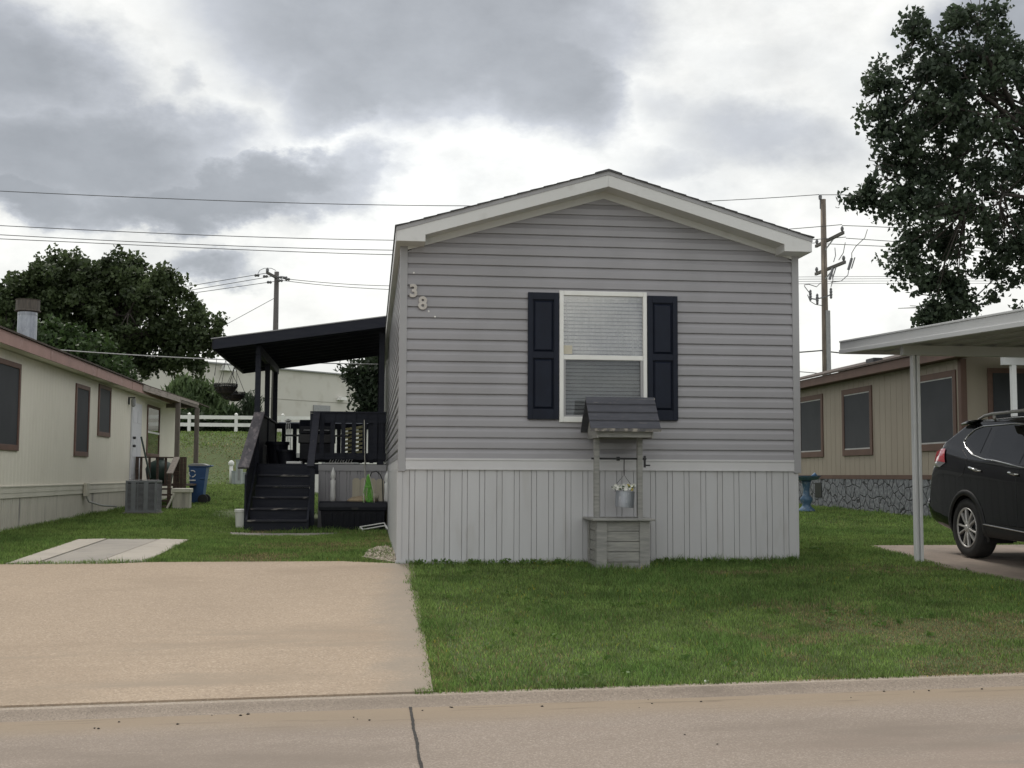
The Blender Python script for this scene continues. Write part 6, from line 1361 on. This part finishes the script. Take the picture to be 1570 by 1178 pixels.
for P in (((1241, 449), (1234, 440), (1233, 437), (1240, 436), (1252, 440), (1258, 434)), ((1238, 452), (1242, 462), (1250, 467), (1262, 469)), ((1274, 440), (1277, 430), (1276, 420)), ((1330, 352), (1326, 365), (1312, 378), (1306, 388), (1306, 398)), ((1296, 372), (1293, 388), (1286, 399)), ((1280, 380), (1281, 392), (1278, 402)), ((1302, 410), (1300, 422), (1290, 431), (1274, 433))):
    MB().tube([atY(x, y, Y-.9) for x, y in P], .018, 5).build('jumper_wire', 'wire', rp, smooth=True)
for x, y in ((1275, 419), (1304, 404)):
    q = atY(x, y, Y-1.2); MB().beam(q+np.array((-.10, 0, -.28)), q+np.array((.06, 0, .22)), .09, .09).beam(q+np.array((.04, 0, -.22)), q+np.array((.20, 0, .26)), .04, .04).build('fuse_cutout', 'insul', rp)
Yl = 46.0; p1 = atY(424.3, 417, Yl); lpx = p1[0]
lp = thing('utility_pole', (lpx, Yl, G(lpx, Yl)), 'plain grey utility pole with one short arm rising behind the porch roof', 'utility pole')
MB().tube([(lpx, Yl, G(lpx, Yl)-.2), (lpx, Yl, p1[2])], [.17, .115], 12).build('pole', 'polegrey', lp, smooth=True)
a, c = atY(409, 418, Yl-.8), atY(424, 426, Yl-.05); o = MB().beam(a, c, .10, .12).build('arm', 'polegrey', lp)
q = atY(410, 414, Yl-.8); MB().lathe((q[0], q[1], q[2]-.12), [(.03, 0), (.07, .04), (.08, .14), (0, .24)], 10).build('insulator', 'insul', lp)
MB().tube([atY(x, y, Yl-.6) for x, y in ((394, 423), (398, 415), (405, 411.5), (416, 411.5), (423, 415))], .014, 5).build('jumper_wire', 'wire', lp); MB().tube([atY(x, y, Yl-.3) for x, y in ((427, 425), (433, 424), (436, 428), (441, 427))], .02, 5).build('jumper_wire', 'wire', lp)
for x, y in ((429, 425.5), (437, 426), (441, 428.5), (430, 430.5), (394, 422.5), (407, 424), (413, 433)):
    q = atY(x, y, Yl-.3); MB().lathe(q, [(.05, -.12), (.08, -.06), (.05, 0), (.08, .06), (.04, .12)], 8, 'x').build('insulator', 'insul', lp)
def wire(P, Y0, Y1, r, label, m='wire', deg=2, x0=None, x1=None):
    P = np.array(P, float); cf = np.polyfit(P[:, 0], P[:, 1], min(deg, len(P)-1)); a = x0 if x0 is not None else P[0, 0]; c = x1 if x1 is not None else P[-1, 0]
    xs_ = np.linspace(a, c, 40); pts = [atY(x, np.polyval(cf, x), Y0+(Y1-Y0)*(x-a)/(c-a)) for x in xs_]
    mid = pts[20]; tag(MB().tube(pts, r, 5).build('power_line', m, base=mid), label, 'power line', 'power lines across the sky')
Y = 36.0
wire([(0, 293.5), (400, 308.5), (690, 318), (1080, 307), (1256, 299.5)], Y, Y, .016, 'topmost power line crossing the whole sky to the top of the brown pole', x0=-500, deg=3)
wire([(1257, 299), (1300, 299), (1420, 303)], Y, Y, .016, 'power line running from the top of the brown pole into the dark tree', x1=2200)
wire([(0, 346.5), (300, 359), (605, 370), (1205, 350), (1291, 346)], Y, Y-1.5, .016, 'second power line down, arriving at the outer end of the upper crossarm', x0=-500, deg=3)
wire([(1291, 346), (1345, 348), (1420, 352)], Y-1.5, Y-1.5, .016, 'power line leaving the upper crossarm outer end towards the dark tree', x1=2200)
wire([(0, 360.5), (300, 374), (605, 385), (1240, 366), (1297, 365.5)], Y, Y-.6, .016, 'third power line down, just above the lowest of the long pair', x0=-500, deg=3)
wire([(1297, 365.5), (1350, 369), (1420, 374)], Y-.6, Y-.6, .016, 'middle power line between crossarm and dark tree', x1=2200)
wire([(0, 366.5), (300, 380), (605, 391), (1235, 373.5), (1252, 373)], Y, Y+1.5, .016, 'lowest of the long power lines crossing above the oak tree', x0=-500, deg=3)
wire([(1252, 373.5), (1300, 375.5), (1420, 381)], Y+1.5, Y+1.5, .016, 'lowest power line from the upper crossarm into the dark tree', x1=2200)
for i, (ya, lab) in enumerate(((424, 'uppermost of four thin far power lines right of the grey home'), (427.5, 'second of four thin far power lines right of the grey home'), (431, 'third of four thin far power lines right of the grey home'), (434.5, 'lowest of four thin far power lines right of the grey home'))):
    wire([(1000, ya+4), (1228, ya+1), (1360, ya), (1800, ya+3)], 75, 75, .017, lab)
wire([(1000, 545), (1224, 540.5), (1256, 538)], Y, Y, .03, 'thick black cable reaching the brown pole above the taupe roof', x1=1262); wire([(1262, 538), (1285, 541), (1310, 541.5)], Y, Y, .03, 'thick black cable from the brown pole passing behind the carport', x1=1700)
wire([(900, 562), (1224, 570), (1260, 573)], Y+2, Y+2, .018, 'thin low wire just above the taupe home roof', x1=1700)
wire([(424, 426), (510, 434.5), (597, 438.5)], Yl, Yl+8, .016, 'upper wire running right from the grey pole to the eave', x1=900); wire([(427, 429.5), (520, 439.5), (597, 444)], Yl, Yl+8, .016, 'lower wire running right from the grey pole to the eave', x1=900)
wire([(284, 439.5), (380, 425), (409, 418)], Yl+6, Yl-.8, .016, 'upper wire running left from the grey pole to the oak', x0=-200, deg=1); wire([(290, 445.5), (380, 430.5), (422, 423)], Yl+6, Yl, .016, 'middle wire running left from the grey pole to the oak', x0=-200, deg=1)
wire([(291, 450), (380, 438.5), (422, 431)], Yl+6, Yl, .016, 'lower wire running left from the grey pole to the oak', x0=-200, deg=1)
wire([(342, 500), (380, 480), (421, 457)], Yl-6, Yl, .014, 'slanting guy wire from the grey pole down behind the oak', x0=250, deg=1)
wire([(88, 537), (195, 543), (330, 551), (463, 557), (586, 558.5)], 17, 14.9, .013, 'pale service cable from the cream home roof to the grey home', 'cable', x1=594)

# ------------------------------------------------------------------ grass
def inpoly(x, y, P):
    r = np.zeros(len(x), bool); n = len(P)
    for i in range(n):
        (xa, ya), (xb, yb) = P[i], P[(i+1) % n]
        if ya == yb: continue
        c = ((ya > y) != (yb > y)) & (x < (xb-xa)*(y-ya)/(yb-ya)+xa); r ^= c
    return r
STR = [n1_, n4_, f4, f1]
PADP = [P0(350, 822.5, .0), P0(470, 823, .0), P0(520, 820, .0), P0(520, 818, .0), P0(350, 819, .0)]
HOUSE = [(.0, -.01), (4.805, -.01), (4.805, LEN), (.0, LEN)]
def shr(P, d):
    c = np.mean(np.array(P), 0); return [tuple(c+(np.array(p)-c)*(1-d/np.linalg.norm(np.array(p)-c))) for p in P]
EXC = [shr(DR, .06), shr(STR, .05), shr(SL, .06), shr(PADP, .03), HOUSE, [(HX-HW, HY0), (HX+.01, HY0), (HX+.01, HY1), (HX-HW, HY1)], [(RX-.01, RY0), (30, RY0), (30, RY1), (RX-.01, RY1)], [(sx0, 8.1), (0, 8.1), (0, 14), (sx0, 14)],
       [(wl, YW), (wr, YW), (wr, YW+DW), (wl, YW+DW)], [(ax0-.05, AY-.04), (ax1+.05, AY-.04), (ax1+.05, AY+.75), (ax0-.05, AY+.75)]]
def vis(x, y):
    q = np.c_[x-CAM[0], y-CAM[1], gz(x, y)-CAM[2]]; d = q@FW; px = 785+F*(q@RT)/d; return (px > -70-900/np.maximum(d/4, 1)) & (px < 1640+1800/np.maximum(d/4, 1)) & (d > 1)
VV, CC, NB = [], [], 0
def scatter(x0, x1, y0, y1, dens, h, w_, seed, keep=None, gate=None, exc=True):
    global NB
    r = np.random.default_rng(seed); n = int((x1-x0)*(y1-y0)*dens); x = r.uniform(x0, x1, n); y = r.uniform(y0, y1, n); ok = vis(x, y)
    for P in (EXC if exc else []): ok &= ~inpoly(x, y, P)
    if keep: ok &= inpoly(x, y, keep)
    gp = inpoly(x, y, GP); ok &= ~gp | (r.random(n) < .35)
    if gate is not None: ok &= r.random(n) < gate(x, y)
    x, y = x[ok], y[ok]; n = len(x); z = gz(x, y)
    dry = np.clip((vnoise(x, y, .9)*.55+vnoise(x+9, y, .25)*.45-.44)*4, 0, 1)*np.clip((-y-2.2)/2.2, 0, 1)*np.clip((x-1.2)/1.5, .2, 1)
    dry = np.maximum(dry, np.clip((vnoise(x+31, y+7, .5)-.45)*3, 0, 1)*np.exp(-((y+.9)/.35)**2)*(x > 3.2)*.9)
    dry = np.maximum(dry, np.clip((vnoise(x, y+17, .8)-.35)*2, 0, 1)*(x < .2)*(x > -2.4)*(y < 8)*(y > .2)*.8)
    dry = np.maximum(dry, np.clip((vnoise(x, y, 2.5)*.5+vnoise(x, y, .8)*.5-.12)*3, 0, 1)*np.exp(-((y-40.6)/2.0)**2)*1.3)
    lush = np.clip((vnoise(x+3, y+5, 1.1)*.55+vnoise(x, y+2, .33)*.45-.42)*3, 0, 1)
    hh = .85*h*(.55+.7*r.random(n))*(1-.55*dry)*(.8+.5*lush); ww = w_*(.7+.6*r.random(n))
    edge = np.exp(-np.abs(y+.06)/.14)*(x > .1)*(x < 4.9); hh = hh*(1+.5*edge*(vnoise(x, y, .35) > .45))
    t = r.uniform(0, 6.283, n); lean = hh*r.uniform(.15, 1.0, n); t2 = r.uniform(0, 6.283, n); dx, dy = np.cos(t)*ww/2, np.sin(t)*ww/2; lx, ly = np.cos(t2)*lean, np.sin(t2)*lean
    B = np.stack([np.c_[x-dx, y-dy, z-.01], np.c_[x+dx, y+dy, z-.01], np.c_[x+dx*.7+lx*.4, y+dy*.7+ly*.4, z+hh*.6], np.c_[x-dx*.7+lx*.4, y-dy*.7+ly*.4, z+hh*.6], np.c_[x+lx, y+ly, z+hh]], 1)
    g0, g1, gd = np.array((.128, .215, .052)), np.array((.235, .325, .095)), np.array((.30, .23, .125)); gl_ = np.array((.088, .180, .044))
    m = r.random(n)[:, None]; c = g0*(1-m)+g1*m; c = c*(1-.5*lush[:, None])+gl_*(.5*lush[:, None])
    far = np.clip((y-14)/20, 0, 1)[:, None]; c = c*(1-far*.4)+np.array((.19, .235, .075))*far*.4
    pick = (r.random(n) < dry*.75)[:, None]; c = np.where(pick, gd*(.6+.7*r.random(n))[:, None], c)
    straw = (r.random(n) < .035)[:, None]; c = np.where(straw, np.array((.20, .18, .08)), c)
    c = c*(.45+1.05*r.random(n)**1.3)[:, None]*(.66+.72*np.clip(vnoise(x+70, y+3, .45)*.5+vnoise(x+11, y+40, .16)*.5, 0, 1))[:, None]
    yel = (r.random(n) < .012*np.clip((vnoise(x+50, y, .6)-.55)*6, 0, 1))[:, None]*(y < 1)[:, None]; c = np.where(yel, np.array((.50, .42, .05)), c)
    VV.append(B.reshape(-1, 3)); CC.append(np.repeat(c, 5, 0)); NB += n
scatter(.0, 12, YC-.03, -3.2, 5200, .040, .0055, 1)
scatter(.0, 11, -3.2, .3, 4300, .046, .006, 2)
scatter(.12, .3, YC, 0, 5000, .055, .006, 9); scatter(.0, .17, YC, -.1, 2600, .05, .006, 21, exc=False, gate=lambda x, y: np.clip((x-.02-.10*vnoise(x*0+3, y, .22))*14, 0, 1)); scatter(.0, 6.5, YC-.05, YC+.06, 4500, .045, .006, 10)
scatter(-7, .05, .0, 7, 3000, .05, .007, 3); scatter(4.8, 14, .3, 7, 2300, .055, .009, 4)
scatter(-7, 0, 7, 14, 1300, .06, .010, 5); scatter(4.8, 14, 7, 18, 700, .06, .013, 6)
scatter(-14, 2, 14, 24, 520, .07, .016, 7); scatter(-16, 2, 24, 36, 260, .085, .024, 8); scatter(-22, 4, 36, 50, 150, .07, .045, 12); scatter(8, 24, 18, 30, 150, .08, .02, 13)
scatter(.1, 4.9, -.16, -.01, 2200, .075, .007, 14); scatter(wl-.1, wr+.1, YW-.1, YW, 2500, .09, .007, 15); scatter(-6.2, -6.0, -1, 22, 700, .11, .009, 16); scatter(-2.6, -.0, 7.85, 8.6, 900, .10, .009, 17)
scatter(RX-.25, RX, RY0, 20, 400, .11, .012, 18); scatter(.1, 10, YC+.05, .2, 60, .07, .005, 19); scatter(-6, 0, .2, 8, 90, .09, .006, 20)
V = np.concatenate(VV); Cc = np.concatenate(CC); k = np.arange(NB)[:, None]*5
me_f = np.concatenate([k+np.array([[0, 1, 2]]), k+np.array([[0, 2, 3]]), k+np.array([[3, 2, 4]])])
tag(fastmesh('grass', V, me_f, 'blade', Cc), 'short mown green lawn grass with dry brown patches near the curb', 'grass', kind='stuff')
# broad leaved weeds and clover in the lawn
def weeds():
    r = np.random.default_rng(77); P = []; n = 0
    for _ in range(220):
        x, y = r.uniform(.3, 10), r.uniform(YC+.1, .0)
        if r.random() > .25+.9*float(vnoise(x, y, .7)): continue
        if any(inpoly(np.array([x]), np.array([y]), E)[0] for E in EXC): continue
        P.append((x, y, G(x, y)+.02))
    for _ in range(60): x, y = r.uniform(.25, 4.8), r.uniform(-.25, -.06); P.append((x, y, G(x, y)+.05))
    for px, py in ((978, 864), (1250, 848), (640, 852)): q = atZ(px, py, .02); P += [(q[0]+r.normal(0, .03), q[1]+r.normal(0, .03), q[2]+.06) for _ in range(5)]
    C = np.array(P); o = leaves('weeds', None, C, np.full(len(C), .055), 16, .035, .020, (.075, .15, .03), (.13, .22, .05), .2, 78, .5); tag(o, 'scattered clover and broad leaved weeds in the front lawn', 'weeds', kind='stuff')
weeds()
# pebbles of the gravel bed and litter on the street
def stones(name, pts, sz, m, label, cat):
    V = []; Fc = []; r = np.random.default_rng(5)
    ico = np.array([(0, 0, 1), (1, 0, 0), (0, 1, 0), (-1, 0, 0), (0, -1, 0), (0, 0, -1)], float); fi = np.array([(0, 1, 2), (0, 2, 3), (0, 3, 4), (0, 4, 1), (5, 2, 1), (5, 3, 2), (5, 4, 3), (5, 1, 4)])
    for x, y, z in pts: s = sz*(.5+r.random()); V.append(ico*s*np.array((1, .8, .5))*(.8+.4*r.random((6, 3)))+np.array((x, y, z))); Fc.append(fi+6*len(Fc))
    tag(fastmesh(name, np.concatenate(V), np.concatenate(Fc), m), label, cat, kind='stuff')
r = np.random.default_rng(9); gx_ = r.uniform(-1.0, .05, 3000); gy_ = r.uniform(.0, 3.2, 3000); ok = inpoly(gx_, gy_, GP)
stones('gravel', [(x, y, G(x, y)+.02) for x, y in zip(gx_[ok], gy_[ok])], .018, mat('pebbles', (.44, .39, .31), (.24, .2, .16), rough=.9, scale=18, lo=.4, hi=.6), 'pale pebbles beside the home corner', 'gravel')
lit = []
for px, py in ((770, 1088), (980, 1100), (1305, 1090), (387, 1094), (380, 1099), (325, 1100), (1050, 1144), (1100, 1160), (145, 1117), (272, 1113), (566, 1112)):
    q = atZ(px, py, -.44); lit.append((q[0], q[1], float(SZ(q[0], q[1]))+.004))
for _ in range(22):
    x, y = r.uniform(-4, 6), -6.42-abs(r.normal(0, .14)); lit.append((x, y, float(SZ(x, y))+.003))
stones('street_litter', lit, .009, 'bark', 'small dark leaf litter and grit along the gutter', 'litter')
q = atZ(1099, 1050.5, -.3); tag(MB().lathe((q[0], YC+.03, float(zc(q[0]))+.0), [(.012, 0), (.018, .008), (.014, .017), (0, .02)], 10).build('pebble', 'dot', base=(q[0], YC+.03, float(zc(q[0]))), smooth=True), 'single white pebble on the curb edge in front of the lawn', 'stone')
